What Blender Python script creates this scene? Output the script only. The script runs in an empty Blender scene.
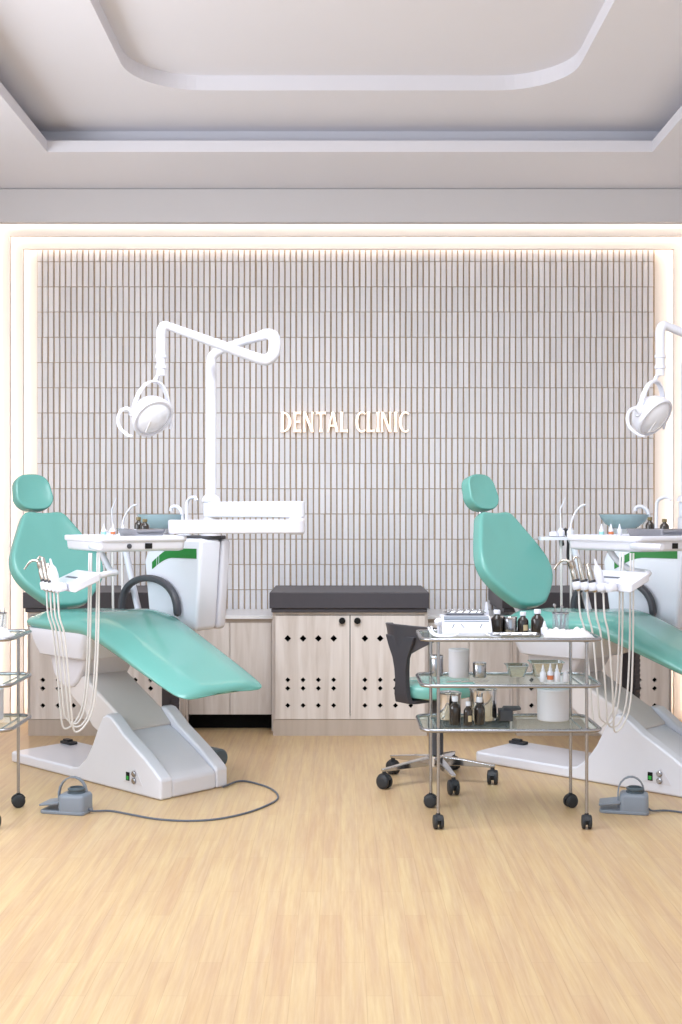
import bpy, bmesh, math, random
from math import sin, cos, pi, radians
from mathutils import Vector, Matrix

random.seed(7)
SC = bpy.context.scene
COL = SC.collection

# ------------------------------------------------------------------ materials
def new_mat(name):
    m = bpy.data.materials.new(name); m.use_nodes = True
    nt = m.node_tree
    return m, nt, nt.nodes['Principled BSDF']

def srgb(r, g, b):
    def f(c):
        c /= 255.0
        return c/12.92 if c <= 0.04045 else ((c+0.055)/1.055)**2.4
    return (f(r), f(g), f(b), 1.0)

def mat(name, rgb, rough=0.5, metal=0.0, var=0.04, scale=30.0, bump=0.0, coat=0.0, spec=0.5, trans=0.0, ior=1.45):
    m, nt, p = new_mat(name)
    c = srgb(*rgb)
    tc = nt.nodes.new('ShaderNodeTexCoord')
    nz = nt.nodes.new('ShaderNodeTexNoise'); nz.inputs['Scale'].default_value = scale
    nz.inputs['Detail'].default_value = 3
    nt.links.new(tc.outputs['Object'], nz.inputs['Vector'])
    mx = nt.nodes.new('ShaderNodeMix'); mx.data_type = 'RGBA'
    mx.inputs[6].default_value = tuple(min(1, v*(1-var)) for v in c[:3]) + (1,)
    mx.inputs[7].default_value = tuple(min(1, v*(1+var)) for v in c[:3]) + (1,)
    nt.links.new(nz.outputs['Fac'], mx.inputs[0])
    nt.links.new(mx.outputs[2], p.inputs['Base Color'])
    p.inputs['Roughness'].default_value = rough
    p.inputs['Metallic'].default_value = metal
    p.inputs['Coat Weight'].default_value = coat
    p.inputs['Coat Roughness'].default_value = 0.08
    p.inputs['Specular IOR Level'].default_value = spec
    p.inputs['Transmission Weight'].default_value = trans
    p.inputs['IOR'].default_value = ior
    if bump:
        b = nt.nodes.new('ShaderNodeBump'); b.inputs['Strength'].default_value = bump
        b.inputs['Distance'].default_value = 0.002
        nt.links.new(nz.outputs['Fac'], b.inputs['Height'])
        nt.links.new(b.outputs['Normal'], p.inputs['Normal'])
    return m

def thin_glass(name, rgb, weight=0.88, rough=0.02):
    """clear sheet: mostly see-through with a glossy surface"""
    m, nt, p = new_mat(name)
    out = nt.nodes['Material Output']
    p.inputs['Base Color'].default_value = srgb(*rgb)
    p.inputs['Roughness'].default_value = rough
    tr = nt.nodes.new('ShaderNodeBsdfTransparent')
    tc = nt.nodes.new('ShaderNodeTexCoord')
    nz = nt.nodes.new('ShaderNodeTexNoise'); nz.inputs['Scale'].default_value = 6
    nt.links.new(tc.outputs['Object'], nz.inputs['Vector'])
    rp = nt.nodes.new('ShaderNodeMapRange')
    rp.inputs['To Min'].default_value = weight-0.03; rp.inputs['To Max'].default_value = weight+0.03
    nt.links.new(nz.outputs['Fac'], rp.inputs['Value'])
    tr.inputs['Color'].default_value = srgb(*[min(255, v+8) for v in rgb])
    ms = nt.nodes.new('ShaderNodeMixShader')
    nt.links.new(rp.outputs['Result'], ms.inputs[0])
    nt.links.new(p.outputs[0], ms.inputs[1]); nt.links.new(tr.outputs[0], ms.inputs[2])
    nt.links.new(ms.outputs[0], out.inputs['Surface'])
    return m

def emit(name, rgb, strength):
    m, nt, p = new_mat(name)
    p.inputs['Base Color'].default_value = srgb(*rgb)
    p.inputs['Emission Color'].default_value = srgb(*rgb)
    tc = nt.nodes.new('ShaderNodeTexCoord')
    nz = nt.nodes.new('ShaderNodeTexNoise'); nz.inputs['Scale'].default_value = 3
    nt.links.new(tc.outputs['Object'], nz.inputs['Vector'])
    rp = nt.nodes.new('ShaderNodeMapRange')
    rp.inputs['To Min'].default_value = strength*0.97; rp.inputs['To Max'].default_value = strength*1.03
    nt.links.new(nz.outputs['Fac'], rp.inputs['Value'])
    nt.links.new(rp.outputs['Result'], p.inputs['Emission Strength'])
    return m

def floor_mat():
    m, nt, p = new_mat('oak_plank_floor')
    N = nt.nodes.new; Lk = nt.links.new
    tc = N('ShaderNodeTexCoord')
    rot = N('ShaderNodeMapping'); rot.inputs['Rotation'].default_value = (0, 0, pi/2)
    Lk(tc.outputs['Object'], rot.inputs['Vector'])
    br = N('ShaderNodeTexBrick'); br.offset = 0.37; br.squash = 1
    br.inputs['Scale'].default_value = 1.0
    br.inputs['Brick Width'].default_value = 0.62; br.inputs['Row Height'].default_value = 0.066
    br.inputs['Mortar Size'].default_value = 0.0011; br.inputs['Mortar Smooth'].default_value = 0.6
    br.inputs['Color1'].default_value = srgb(216, 196, 160)
    br.inputs['Color2'].default_value = srgb(211, 187, 152)
    br.inputs['Mortar'].default_value = srgb(198, 172, 140)
    Lk(rot.outputs['Vector'], br.inputs['Vector'])
    # long grain streaks running into the room
    mp = N('ShaderNodeMapping'); mp.inputs['Scale'].default_value = (95, 4.5, 1)
    Lk(tc.outputs['Object'], mp.inputs['Vector'])
    n1 = N('ShaderNodeTexNoise'); n1.inputs['Scale'].default_value = 1.0; n1.inputs['Detail'].default_value = 5; n1.inputs['Roughness'].default_value = 0.65
    Lk(mp.outputs['Vector'], n1.inputs['Vector'])
    cr = N('ShaderNodeValToRGB')
    cr.color_ramp.elements[0].position = 0.33; cr.color_ramp.elements[0].color = srgb(240, 224, 208)
    cr.color_ramp.elements[1].position = 0.68; cr.color_ramp.elements[1].color = srgb(255, 252, 246)
    Lk(n1.outputs['Fac'], cr.inputs['Fac'])
    mul = N('ShaderNodeMix'); mul.data_type = 'RGBA'; mul.blend_type = 'MULTIPLY'; mul.inputs[0].default_value = 0.75
    Lk(br.outputs['Color'], mul.inputs[6]); Lk(cr.outputs['Color'], mul.inputs[7])
    mp2 = N('ShaderNodeMapping'); mp2.inputs['Scale'].default_value = (34, 1.6, 1)
    Lk(tc.outputs['Object'], mp2.inputs['Vector'])
    n2 = N('ShaderNodeTexNoise'); n2.inputs['Scale'].default_value = 1.0; n2.inputs['Detail'].default_value = 3
    Lk(mp2.outputs['Vector'], n2.inputs['Vector'])
    cr2 = N('ShaderNodeValToRGB')
    cr2.color_ramp.elements[0].position = 0.36; cr2.color_ramp.elements[0].color = srgb(228, 208, 208)
    cr2.color_ramp.elements[1].position = 0.64; cr2.color_ramp.elements[1].color = srgb(255, 250, 230)
    Lk(n2.outputs['Fac'], cr2.inputs['Fac'])
    mul2 = N('ShaderNodeMix'); mul2.data_type = 'RGBA'; mul2.blend_type = 'MULTIPLY'; mul2.inputs[0].default_value = 0.5
    Lk(mul.outputs[2], mul2.inputs[6]); Lk(cr2.outputs['Color'], mul2.inputs[7])
    Lk(mul2.outputs[2], p.inputs['Base Color'])
    p.inputs['Roughness'].default_value = 0.38
    b = N('ShaderNodeBump'); b.inputs['Strength'].default_value = 0.12; b.inputs['Distance'].default_value = 0.002
    Lk(n1.outputs['Fac'], b.inputs['Height']); Lk(b.outputs['Normal'], p.inputs['Normal'])
    return m

def ash_mat(name, lo, hi):
    m, nt, p = new_mat(name)
    N = nt.nodes.new; Lk = nt.links.new
    tc = N('ShaderNodeTexCoord')
    mp = N('ShaderNodeMapping'); mp.inputs['Scale'].default_value = (22, 22, 1.6)
    Lk(tc.outputs['Object'], mp.inputs['Vector'])
    n1 = N('ShaderNodeTexNoise'); n1.inputs['Scale'].default_value = 1; n1.inputs['Detail'].default_value = 4; n1.inputs['Distortion'].default_value = 0.6
    Lk(mp.outputs['Vector'], n1.inputs['Vector'])
    cr = N('ShaderNodeValToRGB')
    cr.color_ramp.elements[0].position = 0.3; cr.color_ramp.elements[0].color = srgb(*lo)
    cr.color_ramp.elements[1].position = 0.62; cr.color_ramp.elements[1].color = srgb(*hi)
    Lk(n1.outputs['Fac'], cr.inputs['Fac']); Lk(cr.outputs['Color'], p.inputs['Base Color'])
    p.inputs['Roughness'].default_value = 0.5
    return m

def tile_mat():
    """white glazed sticks, each a touch different"""
    m, nt, p = new_mat('white_stick_tile')
    N = nt.nodes.new; Lk = nt.links.new
    g = N('ShaderNodeNewGeometry')
    cr = N('ShaderNodeValToRGB')
    cr.color_ramp.elements[0].color = srgb(222, 220, 223); cr.color_ramp.elements[1].color = srgb(234, 232, 235)
    Lk(g.outputs['Random Per Island'], cr.inputs['Fac'])
    tc = N('ShaderNodeTexCoord'); nz = N('ShaderNodeTexNoise'); nz.inputs['Scale'].default_value = 90
    Lk(tc.outputs['Object'], nz.inputs['Vector'])
    mx = N('ShaderNodeMix'); mx.data_type = 'RGBA'; mx.blend_type = 'MULTIPLY'; mx.inputs[0].default_value = 0.08
    Lk(cr.outputs['Color'], mx.inputs[6]); Lk(nz.outputs['Color'], mx.inputs[7])
    Lk(mx.outputs[2], p.inputs['Base Color']); p.inputs['Roughness'].default_value = 0.42
    return m

M = {}
M['floor'] = floor_mat()
M['ceiling'] = mat('matt_white_plaster', (230, 228, 234), 0.9, scale=3, var=0.01)
M['fascia'] = mat('shaded_white_plaster', (214, 210, 211), 0.9, scale=3, var=0.01)  # ceiling white darkened, putting the bulkhead's shade into its colour
M['plaster'] = mat('white_wall_plaster', (240, 234, 230), 0.85, scale=5, var=0.01)
M['tile'] = tile_mat()
M['grout'] = mat('brown_grout', (186, 166, 144), 0.9, scale=60, var=0.25)
M['ash'] = ash_mat('pale_ash_veneer', (205, 193, 185), (228, 219, 214))
M['ash_edge'] = ash_mat('ash_plinth_and_shadow', (184, 170, 158), (194, 180, 169))
M['black'] = mat('matt_black', (8, 8, 8), 0.8)
M['inside'] = mat('shade_and_toe_kick_black', (3, 3, 3), 0.95)  # black standing for the dark of closed cabinets, also used on toe kicks
M['charcoal'] = mat('charcoal_slab', (70, 66, 72), 0.42, var=0.05)
M['stone'] = mat('white_counter', (232, 230, 232), 0.25, var=0.02)
M['white'] = mat('white_gloss_plastic', (226, 227, 237), 0.28, coat=0.4, var=0.008)
M['white2'] = mat('white_satin_plastic', (218, 216, 224), 0.4, coat=0.15, var=0.008)
M['lift'] = mat('pinkish_white_plastic', (220, 214, 214), 0.45, coat=0.1, var=0.008)
M['teal'] = mat('teal_upholstery', (108, 172, 163), 0.25, var=0.02, scale=120, bump=0.02, coat=0.45)
M['green'] = mat('green_accent', (34, 122, 50), 0.4)
M['greygrip'] = mat('dark_grey_plastic', (70, 70, 76), 0.45)
M['stoolgrey'] = mat('charcoal_stool_plastic', (58, 56, 62), 0.4)
M['darkrib'] = mat('charcoal_ribbed_plastic', (72, 68, 76), 0.5)
M['rubber'] = mat('black_rubber', (44, 46, 50), 0.5)
M['chrome'] = mat('chrome', (205, 205, 208), 0.12, metal=1.0, var=0.01)
M['steel'] = mat('brushed_steel', (168, 168, 172), 0.25, metal=1.0, var=0.05)
M['bronze'] = mat('warm_steel', (196, 188, 180), 0.22, metal=1.0, var=0.05)
M['pedal'] = mat('blue_grey_plastic', (132, 140, 152), 0.4, var=0.03)
M['pedal_dark'] = mat('dark_slate_plastic', (84, 96, 104), 0.4, var=0.03)
M['cord'] = mat('grey_cable', (96, 102, 114), 0.5)
M['hose'] = mat('pale_hose', (226, 222, 220), 0.5)
M['amber'] = mat('amber_glass', (46, 38, 34), 0.12, var=0.1, coat=0.4)
M['goldcap'] = mat('brown_cap', (112, 98, 62), 0.4)
M['label'] = mat('cream_paper_label', (206, 186, 150), 0.7)
M['orange'] = mat('orange_label', (206, 120, 80), 0.6)
M['tealcap'] = mat('pale_teal_label', (150, 206, 204), 0.5)
M['glass'] = thin_glass('clear_shelf_glass', (240, 246, 245), 0.90)
M['glass_edge'] = thin_glass('green_glass_edge', (120, 176, 164), 0.35)
M['beaker'] = thin_glass('clear_beaker_glass', (240, 243, 245), 0.86, 0.03)
M['bowl'] = thin_glass('blue_green_bowl_glass', (204, 220, 226), 0.52, 0.06)
M['lens'] = mat('lamp_cover_plastic', (236, 238, 246), 0.08, coat=0.8, var=0.005)
M['reflector'] = mat('lamp_reflector', (214, 216, 224), 0.2, metal=0.5, var=0.02)
M['paper'] = mat('white_paper', (226, 224, 226), 0.8, var=0.02)
M['switch'] = emit('lit_green_switch', (40, 150, 60), 0.25)
M['led'] = emit('warm_led', (255, 238, 220), 11.0)
M['sign'] = emit('warm_sign_light', (255, 240, 222), 1.05)
M['sign_side'] = emit('warm_sign_return', (255, 226, 190), 0.30)

# ------------------------------------------------------------------ mesh builder
class MB:
    def __init__(self):
        self.v = []; self.f = []; self.mi = []
    def add(self, verts, faces, mi=0):
        o = len(self.v)
        self.v += [tuple(p) for p in verts]
        self.f += [tuple(i+o for i in f) for f in faces]
        self.mi += [mi]*len(faces)
        return self
    def box(self, x0, x1, y0, y1, z0, z1, mi=0, fn=None):
        vs = [(x0,y0,z0),(x1,y0,z0),(x1,y1,z0),(x0,y1,z0),(x0,y0,z1),(x1,y0,z1),(x1,y1,z1),(x0,y1,z1)]
        if fn: vs = [fn(*p) for p in vs]
        return self.add(vs, [(3,2,1,0),(4,5,6,7),(0,1,5,4),(1,2,6,5),(2,3,7,6),(3,0,4,7)], mi)
    def prism(self, poly, a, b, fn, mi=0):
        """poly of (p,q); extruded from a to b; fn(p,q,w)->xyz"""
        n = len(poly)
        vs = [fn(p,q,a) for p,q in poly] + [fn(p,q,b) for p,q in poly]
        fs = [tuple(range(n-1,-1,-1)), tuple(range(n,2*n))]
        fs += [(i,(i+1)%n,n+(i+1)%n,n+i) for i in range(n)]
        return self.add(vs, fs, mi)
    def loft(self, rings, caps=True, mi=0, closed=True):
        n = len(rings[0]); vs = [p for r in rings for p in r]; fs = []
        for k in range(len(rings)-1):
            for i in range(n if closed else n-1):
                j = (i+1)%n
                fs.append((k*n+i, k*n+j, (k+1)*n+j, (k+1)*n+i))
        if caps:
            fs.append(tuple(range(n-1,-1,-1))); fs.append(tuple((len(rings)-1)*n+i for i in range(n)))
        return self.add(vs, fs, mi)
    def tube(self, pts, r, seg=10, smooth=0, mi=0, caps=True):
        pts = [Vector(p) for p in pts]
        if smooth: 
            rr = r if isinstance(r,(list,tuple)) else None
            pts, rr = catmull(pts, smooth, rr)
            if rr: r = rr
        rs = r if isinstance(r,(list,tuple)) else [r]*len(pts)
        rings = []; prev = None
        for i,p in enumerate(pts):
            t = (pts[min(i+1,len(pts)-1)]-pts[max(i-1,0)])
            t = t.normalized() if t.length>1e-9 else Vector((0,0,1))
            if prev is None:
                a = Vector((0,0,1)) if abs(t.z)<0.9 else Vector((1,0,0))
                u = t.cross(a).normalized()
            else:
                u = (prev - t*prev.dot(t)); u = u.normalized() if u.length>1e-6 else t.orthogonal().normalized()
            prev = u; w = t.cross(u)
            rings.append([p+(u*cos(2*pi*k/seg)+w*sin(2*pi*k/seg))*rs[i] for k in range(seg)])
        return self.loft(rings, caps, mi)
    def lathe(self, prof, c=(0,0,0), axis=(0,0,1), seg=24, mi=0, caps=True):
        A = Vector(axis).normalized(); u = A.orthogonal().normalized(); w = A.cross(u); c = Vector(c)
        rings = [[c+A*z+(u*cos(2*pi*k/seg)+w*sin(2*pi*k/seg))*max(r,1e-5) for k in range(seg)] for r,z in prof]
        return self.loft(rings, caps, mi)

def catmull(pts, k, rr=None):
    out = []; ro = []
    P = [pts[0]*2-pts[1]] + list(pts) + [pts[-1]*2-pts[-2]]
    for i in range(1, len(P)-2):
        for j in range(k):
            t = j/k
            a,b,c,d = P[i-1],P[i],P[i+1],P[i+2]
            out.append(0.5*((2*b)+(c-a)*t+(2*a-5*b+4*c-d)*t*t+(3*b-a-3*c+d)*t**3))
            if rr: ro.append(rr[i-1]*(1-t)+rr[i]*t)
    out.append(pts[-1]); 
    if rr: ro.append(rr[-1])
    return out, (ro if rr else None)

def rrect(x0, x1, y0, y1, r, seg=5):
    out = []
    for cx, cy, a in ((x1-r,y1-r,0),(x0+r,y1-r,90),(x0+r,y0+r,180),(x1-r,y0+r,270)):
        for k in range(seg+1):
            t = radians(a+90*k/seg); out.append((cx+r*cos(t), cy+r*sin(t)))
    return out

# ------------------------------------------------------------------ object helpers
def props(o, label=None, cat=None, group=None, kind=None):
    if label: o['label'] = label
    if cat: o['category'] = cat
    if group: o['group'] = group
    if kind: o['kind'] = kind
    return o

def base_of(parent):
    v = Vector((0,0,0))
    while parent: v += parent.location; parent = parent.parent
    return v

def obj(name, mb, m, parent=None, bevel=0.0, bseg=2, sub=0, smooth=True, origin=None, angle=40):
    me = bpy.data.meshes.new(name)
    b = base_of(parent) if parent else Vector(origin or (0,0,0))
    me.from_pydata([Vector(p)-b for p in mb.v], [], mb.f)
    mats = m if isinstance(m, (list,tuple)) else [m]
    for x in mats: me.materials.append(M[x] if isinstance(x,str) else x)
    me.polygons.foreach_set('material_index', mb.mi)
    me.update()
    bm = bmesh.new(); bm.from_mesh(me); bmesh.ops.recalc_face_normals(bm, faces=bm.faces); bm.to_mesh(me); bm.free()
    if smooth:
        me.polygons.foreach_set('use_smooth', [True]*len(me.polygons))
        try: me.set_sharp_from_angle(angle=radians(angle))
        except Exception: pass
    o = bpy.data.objects.new(name, me); COL.objects.link(o)
    if parent: o.parent = parent
    else: o.location = b
    if bevel:
        md = o.modifiers.new('bevel','BEVEL'); md.width = bevel; md.segments = bseg; md.limit_method = 'ANGLE'; md.angle_limit = radians(35)
        md.harden_normals = True
    if sub:
        md = o.modifiers.new('sub','SUBSURF'); md.levels = sub; md.render_levels = sub
    return o

def thing(name, loc, label, cat, group=None):
    o = bpy.data.objects.new(name, None); COL.objects.link(o); o.location = loc
    o.empty_display_size = 0.05
    return props(o, label, cat, group)

def tag(o, label, cat, group=None): return props(o, label, cat, group)
def struct(name, mb, m, **k): return props(obj(name, mb, m, **k), kind='structure')

def dup(root, off, label=None, group=None):
    r = root.copy(); COL.objects.link(r); r.location = root.location + Vector(off)
    if label: r['label'] = label
    if group: r['group'] = group
    for ch in list(root.children):
        c = ch.copy(); COL.objects.link(c); c.parent = r
        for g in list(ch.children):
            d = g.copy(); COL.objects.link(d); d.parent = c
    return r

def curve_plate(name, outer, holes, depth, fn, m, parent=None, origin=None, bevel=0.0):
    """flat plate with real holes; outline in (p,q), extruded by depth, fn(p,q,w)->xyz"""
    cu = bpy.data.curves.new(name, 'CURVE'); cu.dimensions = '2D'; cu.fill_mode = 'BOTH'; cu.extrude = depth/2
    for poly in [outer]+holes:
        sp = cu.splines.new('POLY'); sp.points.add(len(poly)-1); sp.use_cyclic_u = True
        for i,(a,b) in enumerate(poly): sp.points[i].co = (a,b,0,1)
    tmp = bpy.data.objects.new('tmp', cu); COL.objects.link(tmp)
    dg = bpy.context.evaluated_depsgraph_get()
    me = bpy.data.meshes.new_from_object(tmp.evaluated_get(dg))
    bpy.data.objects.remove(tmp); bpy.data.curves.remove(cu)
    mb = MB(); mb.add([fn(v.co.x, v.co.y, v.co.z) for v in me.vertices], [tuple(p.vertices) for p in me.polygons])
    bpy.data.meshes.remove(me)
    return obj(name, mb, m, parent, smooth=False, origin=origin, bevel=bevel)

# ------------------------------------------------------------------ room
CX = 0.045
XL, XR = -2.9, 2.99
YB = -1.0
mb = MB(); mb.box(XL, XR, YB, 7.45, -0.06, 0.0); struct('floor', mb, 'floor', smooth=False)
mb = MB(); mb.box(XL, XR, 7.33, 7.45, 0.0, 3.4); struct('wall_back', mb, 'plaster', smooth=False)
mb = MB(); mb.box(XL-0.1, XL, YB, 7.45, 0.0, 3.4); struct('wall_left', mb, 'plaster', smooth=False)
mb = MB(); mb.box(XR, XR+0.1, YB, 7.45, 0.0, 3.4); struct('wall_right', mb, 'plaster', smooth=False)

def ring_plate(name, hx, hy0, hy1, r, z0, z1, y1, m):
    outer = [(XL,YB),(XR,YB),(XR,y1),(XL,y1)]
    hole = rrect(CX-hx, CX+hx, hy0, hy1, r, 12) if r > 0 else [(CX-hx,hy0),(CX+hx,hy0),(CX+hx,hy1),(CX-hx,hy1)]
    o = curve_plate(name, outer, [hole], z1-z0, lambda p,q,w: (p,q,(z0+z1)/2+w), m)
    return props(o, kind='structure')
ring_plate('ceiling', 1.566, 0.8, 6.21, 0, 3.113, 3.172, 6.93, 'ceiling')
ring_plate('ceiling_step', 1.70, 0.66, 6.35, 0, 3.172, 3.264, 6.93, 'ceiling')
ring_plate('ceiling_recess', 1.033, 1.0, 5.733, 0.34, 3.264, 3.335, 6.93, 'ceiling')
mb = MB(); mb.box(XL, XR, YB, 7.33, 3.335, 3.4); struct('ceiling_top', mb, 'ceiling', smooth=False)
# bulkhead in front of the lit wall
mb = MB(); mb.box(XL, XR, 6.90, 6.96, 2.9175, 3.106); mb.box(XL, XR, 6.912, 6.96, 3.10, 3.335)
struct('trim_bulkhead', mb, 'fascia', smooth=False)

# nested lit frames (each one a step further back), LED strips behind their edges
def frame_ring(name, half, ztop, y0, y1, outer_half, outer_top):
    mb = MB()
    mb.box(CX-outer_half, CX-half, y0, y1, 0, outer_top)
    mb.box(CX+half, CX+outer_half, y0, y1, 0, outer_top)
    mb.box(CX-half, CX+half, y0, y1, ztop, outer_top)
    return struct(name, mb, 'plaster', smooth=False)
frame_ring('trim_frame_outer', 2.010, 2.888, 7.12, 7.15, 2.94, 3.31)
frame_ring('trim_frame_inner', 1.958, 2.832, 7.22, 7.25, 2.94, 3.31)
mb = MB()
mb.box(XL, CX-2.062, 7.02, 7.05, 0, 3.1); mb.box(CX+2.062, XR, 7.02, 7.05, 0, 3.1)
struct('trim_side_panels', mb, 'plaster', smooth=False)
def led(y, half, ztop, lr=0.010, top=True):
    g = 0.024; y += 0.040
    mb = MB()
    mb.box(CX-half-g-lr, CX-half-g, y, y+0.006, 0.02, ztop+g)
    o = struct('trim_led_strip', mb, 'led', smooth=False)
    mb = MB(); mb.box(CX+half+g, CX+half+g+lr, y, y+0.006, 0.02, ztop+g); struct('trim_led_strip', mb, 'led', smooth=False)
    if top:
        mb = MB(); mb.box(CX-half-g, CX+half+g, y, y+0.006, ztop+g, ztop+g+lr); struct('trim_led_strip', mb, 'led', smooth=False)
led(7.152, 2.010, 2.888)
led(7.252, 1.958, 2.832)
led(7.052, 2.062, 2.93, top=False)
mb = MB(); mb.box(XL+0.05, XR-0.05, 7.094, 7.10, 2.957, 2.967); struct('trim_led_strip', mb, 'led', smooth=False)

# stick tile panel
TX0, TX1 = -1.854, 1.930
pitch, tw = 0.03513, 0.0262
ZR0, rowh = 2.4676, 0.1537
mb = MB(); mb.box(-1.852, 1.912, 7.316, 7.33, 0.5, 3.0); struct('wall_back_grout', mb, 'grout', smooth=False)
mb = MB()
ncol = int((TX1-TX0)/pitch)
x = -0.1677 + 0.0052
while x-pitch > TX0: x -= pitch
while x+tw < 1.925:
    k = -13
    while True:
        z0 = ZR0+k*rowh+0.002; z1 = z0+rowh-0.004
        k += 1
        if z0 > 2.95: break
        if z1 < 0.55: continue
        z1 = min(z1, 2.98)
        jx = random.uniform(-0.0012,0.0012); jy = random.uniform(-0.0008,0.0008); jw = random.uniform(-0.001,0.001)
        a, b, y, e = x+jx, x+tw+jx+jw, 7.305+jy, 0.0015
        vs = [(a,7.318,z0),(b,7.318,z0),(b,7.318,z1),(a,7.318,z1),
              (a,y+e,z0),(b,y+e,z0),(b,y+e,z1),(a,y+e,z1),
              (a+e,y,z0+e),(b-e,y,z0+e),(b-e,y,z1-e),(a+e,y,z1-e)]
        fs = [(0,1,5,4),(1,2,6,5),(2,3,7,6),(3,0,4,7),(4,5,9,8),(5,6,10,9),(6,7,11,10),(7,4,8,11),(8,9,10,11)]
        mb.add(vs, fs)
    x += pitch
struct('wall_back_tiles', mb, 'tile', smooth=False)

# ------------------------------------------------------------------ sign DENTAL CLINIC
def stem(x, w, h=1.0, y0=0.0, fl=0.05):
    pts = []
    for k in range(9):
        t = k/8; e = fl*(abs(2*t-1)**3)
        pts.append((x-w/2-e, y0+t*h))
    for k in range(8,-1,-1):
        t = k/8; e = fl*(abs(2*t-1)**3)
        pts.append((x+w/2+e, y0+t*h))
    return [pts[::-1]]
def bar(x0, x1, y, t, fl=0.05):
    return [[(x0,y-t/2),(x1-0.06,y-t/2),(x1,y-t/2-fl),(x1,y+t/2+fl),(x1-0.06,y+t/2),(x0,y+t/2)]]
def diag(x0, y0, x1, y1, w):
    return [[(x0-w/2,y0),(x0+w/2,y0),(x1+w/2,y1),(x1-w/2,y1)]]
def arcband(cx, cy, rx, ry, a0, a1, tm, tn, n=20):
    """crescent: thick tm in the middle of the sweep, tn at its ends"""
    o=[]; i=[]
    for k in range(n+1):
        u = k/n; a = radians(a0+(a1-a0)*u); th = tn+(tm-tn)*sin(pi*u)
        o.append((cx+rx*cos(a), cy+ry*sin(a))); i.append((cx+(rx-th)*cos(a), cy+(ry-th*0.6)*sin(a)))
    return [o[k:k+2]+i[k:k+2][::-1] for k in range(n)]
SW = 0.155
GL = {
 'D': (0.80, stem(.12,SW)+arcband(.14,.5,.62,.5,-90,90,.19,.09)),
 'E': (0.62, stem(.12,SW)+bar(.1,.56,.945,.10)+bar(.1,.50,.51,.09,.03)+bar(.1,.58,.055,.10)),
 'N': (0.84, stem(.10,.10,fl=.04)+diag(.11,1,.70,0,.19)+stem(.70,.10,fl=.04)),
 'T': (0.72, stem(.36,SW)+bar(.36,.72,.945,.10)+[[(.72-a,b) for a,b in q][::-1] for q in bar(.36,.72,.945,.10)]),
 'A': (0.82, diag(.06,0,.38,1,.10)+diag(.74,0,.42,1,.19)+[[(.16,.28),(.64,.28),(.64,.36),(.16,.36)]]),
 'L': (0.62, stem(.12,SW)+bar(.1,.58,.055,.10)),
 'C': (0.74, arcband(.50,.5,.47,.52,52,308,.18,.10)),
 'I': (0.30, stem(.13,SW)),
 ' ': (0.36, []),
}
SH = 0.122; SY = 7.272
sign_x0, sign_x1 = (281.0-341)*SY/1200, (408.5-341)*SY/1200
word = 'DENTAL CLINIC'
tot = sum(GL[c][0] for c in word) - 0.10
sx = (sign_x1-sign_x0)/tot
sz0 = 1.25+(512-432.0)*SY/1200
sign = thing('wall_sign', ((sign_x0+sign_x1)/2, 7.30, sz0), 'glowing warm white DENTAL CLINIC letters on the stick tile wall', 'sign')
cx = sign_x0
for c in word:
    adv, polys = GL[c]
    if polys:
        mb = MB()
        for k, pl in enumerate(polys):
            e = 0.00006*k
            mb.prism([(cx+a*0.86*sx, sz0+b*SH) for a,b in pl], SY-e, 7.295, lambda p,q,w: (p,w,q))
            mb.mi[-len(pl)-1:] = [1]*(len(pl)+1)
        obj('letter', mb, ['sign','sign_side'], sign, smooth=False)
    cx += adv*sx

# ------------------------------------------------------------------ cabinets
YF = 6.70
UW = 0.866
def door_unit(x0):
    root = thing('storage_cabinet', (x0+UW/2, 7.0, 0), 'x', 'cabinet', 'perforated ash cabinets along the tiled wall')
    mb = MB()
    mb.box(x0, x0+0.016, YF, 7.30, 0.092, 0.690); mb.box(x0+UW-0.016, x0+UW, YF, 7.30, 0.092, 0.690)
    mb.box(x0+0.016, x0+UW-0.016, YF+0.02, 7.30, 0.092, 0.110); mb.box(x0+0.016, x0+UW-0.016, YF+0.0, 7.30, 0.676, 0.690)
    obj('carcass', mb, 'ash', root, smooth=False)
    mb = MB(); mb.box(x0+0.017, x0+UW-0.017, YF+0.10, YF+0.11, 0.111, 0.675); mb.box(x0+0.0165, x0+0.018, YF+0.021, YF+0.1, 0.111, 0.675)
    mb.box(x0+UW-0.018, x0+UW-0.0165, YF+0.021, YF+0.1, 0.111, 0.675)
    obj('inner_shade_panel', mb, 'inside', root, smooth=False)  # black sheets put in for the darkness behind the door holes
    mb = MB(); mb.box(x0+0.003, x0+UW-0.003, YF+0.004, 7.28, 0.0, 0.091); obj('plinth', mb, 'ash_edge', root, smooth=False)
    hw = UW/2
    for d in (0,1):
        a = x0+d*hw
        dx0, dx1 = a+(0.001 if d==0 else 0.0025), a+hw-(0.0025 if d==0 else 0.001)
        holes = []
        off0 = 0.085 if d==0 else 0.083
        for k in range(4):
            hx = a+off0+0.0855*k
            for hy, r in ((638.5, 0.0195),(680.0,0.0150),(688.5,0.0150),(705.6,0.0150)):
                hz = 1.25-(hy-512)*YF/1200
                holes.append([(hx-r,hz),(hx,hz-r),(hx+r,hz),(hx,hz+r)])
        dr = curve_plate('door', [(dx0,0.0935),(dx1,0.0935),(dx1,0.672),(dx0,0.672)], holes, 0.018, lambda p,q,w: (p, YF+0.009-w, q), 'ash', root)
        kx = a+hw-0.044 if d==0 else a+0.041
        kz = 1.25-(620.6-512)*YF/1200
        mb = MB(); mb.lathe([(0.008,0),(0.008,0.008),(0.017,0.012),(0.0185,0.018),(0.016,0.024),(0.006,0.026)], (kx,YF,kz), (0,-1,0), 20)
        obj('knob', mb, 'black', dr)
    return root
U1 = door_unit(-0.3825); U1['label'] = 'perforated pale ash cabinet under the wall sign, black knobs fully in view'
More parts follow.
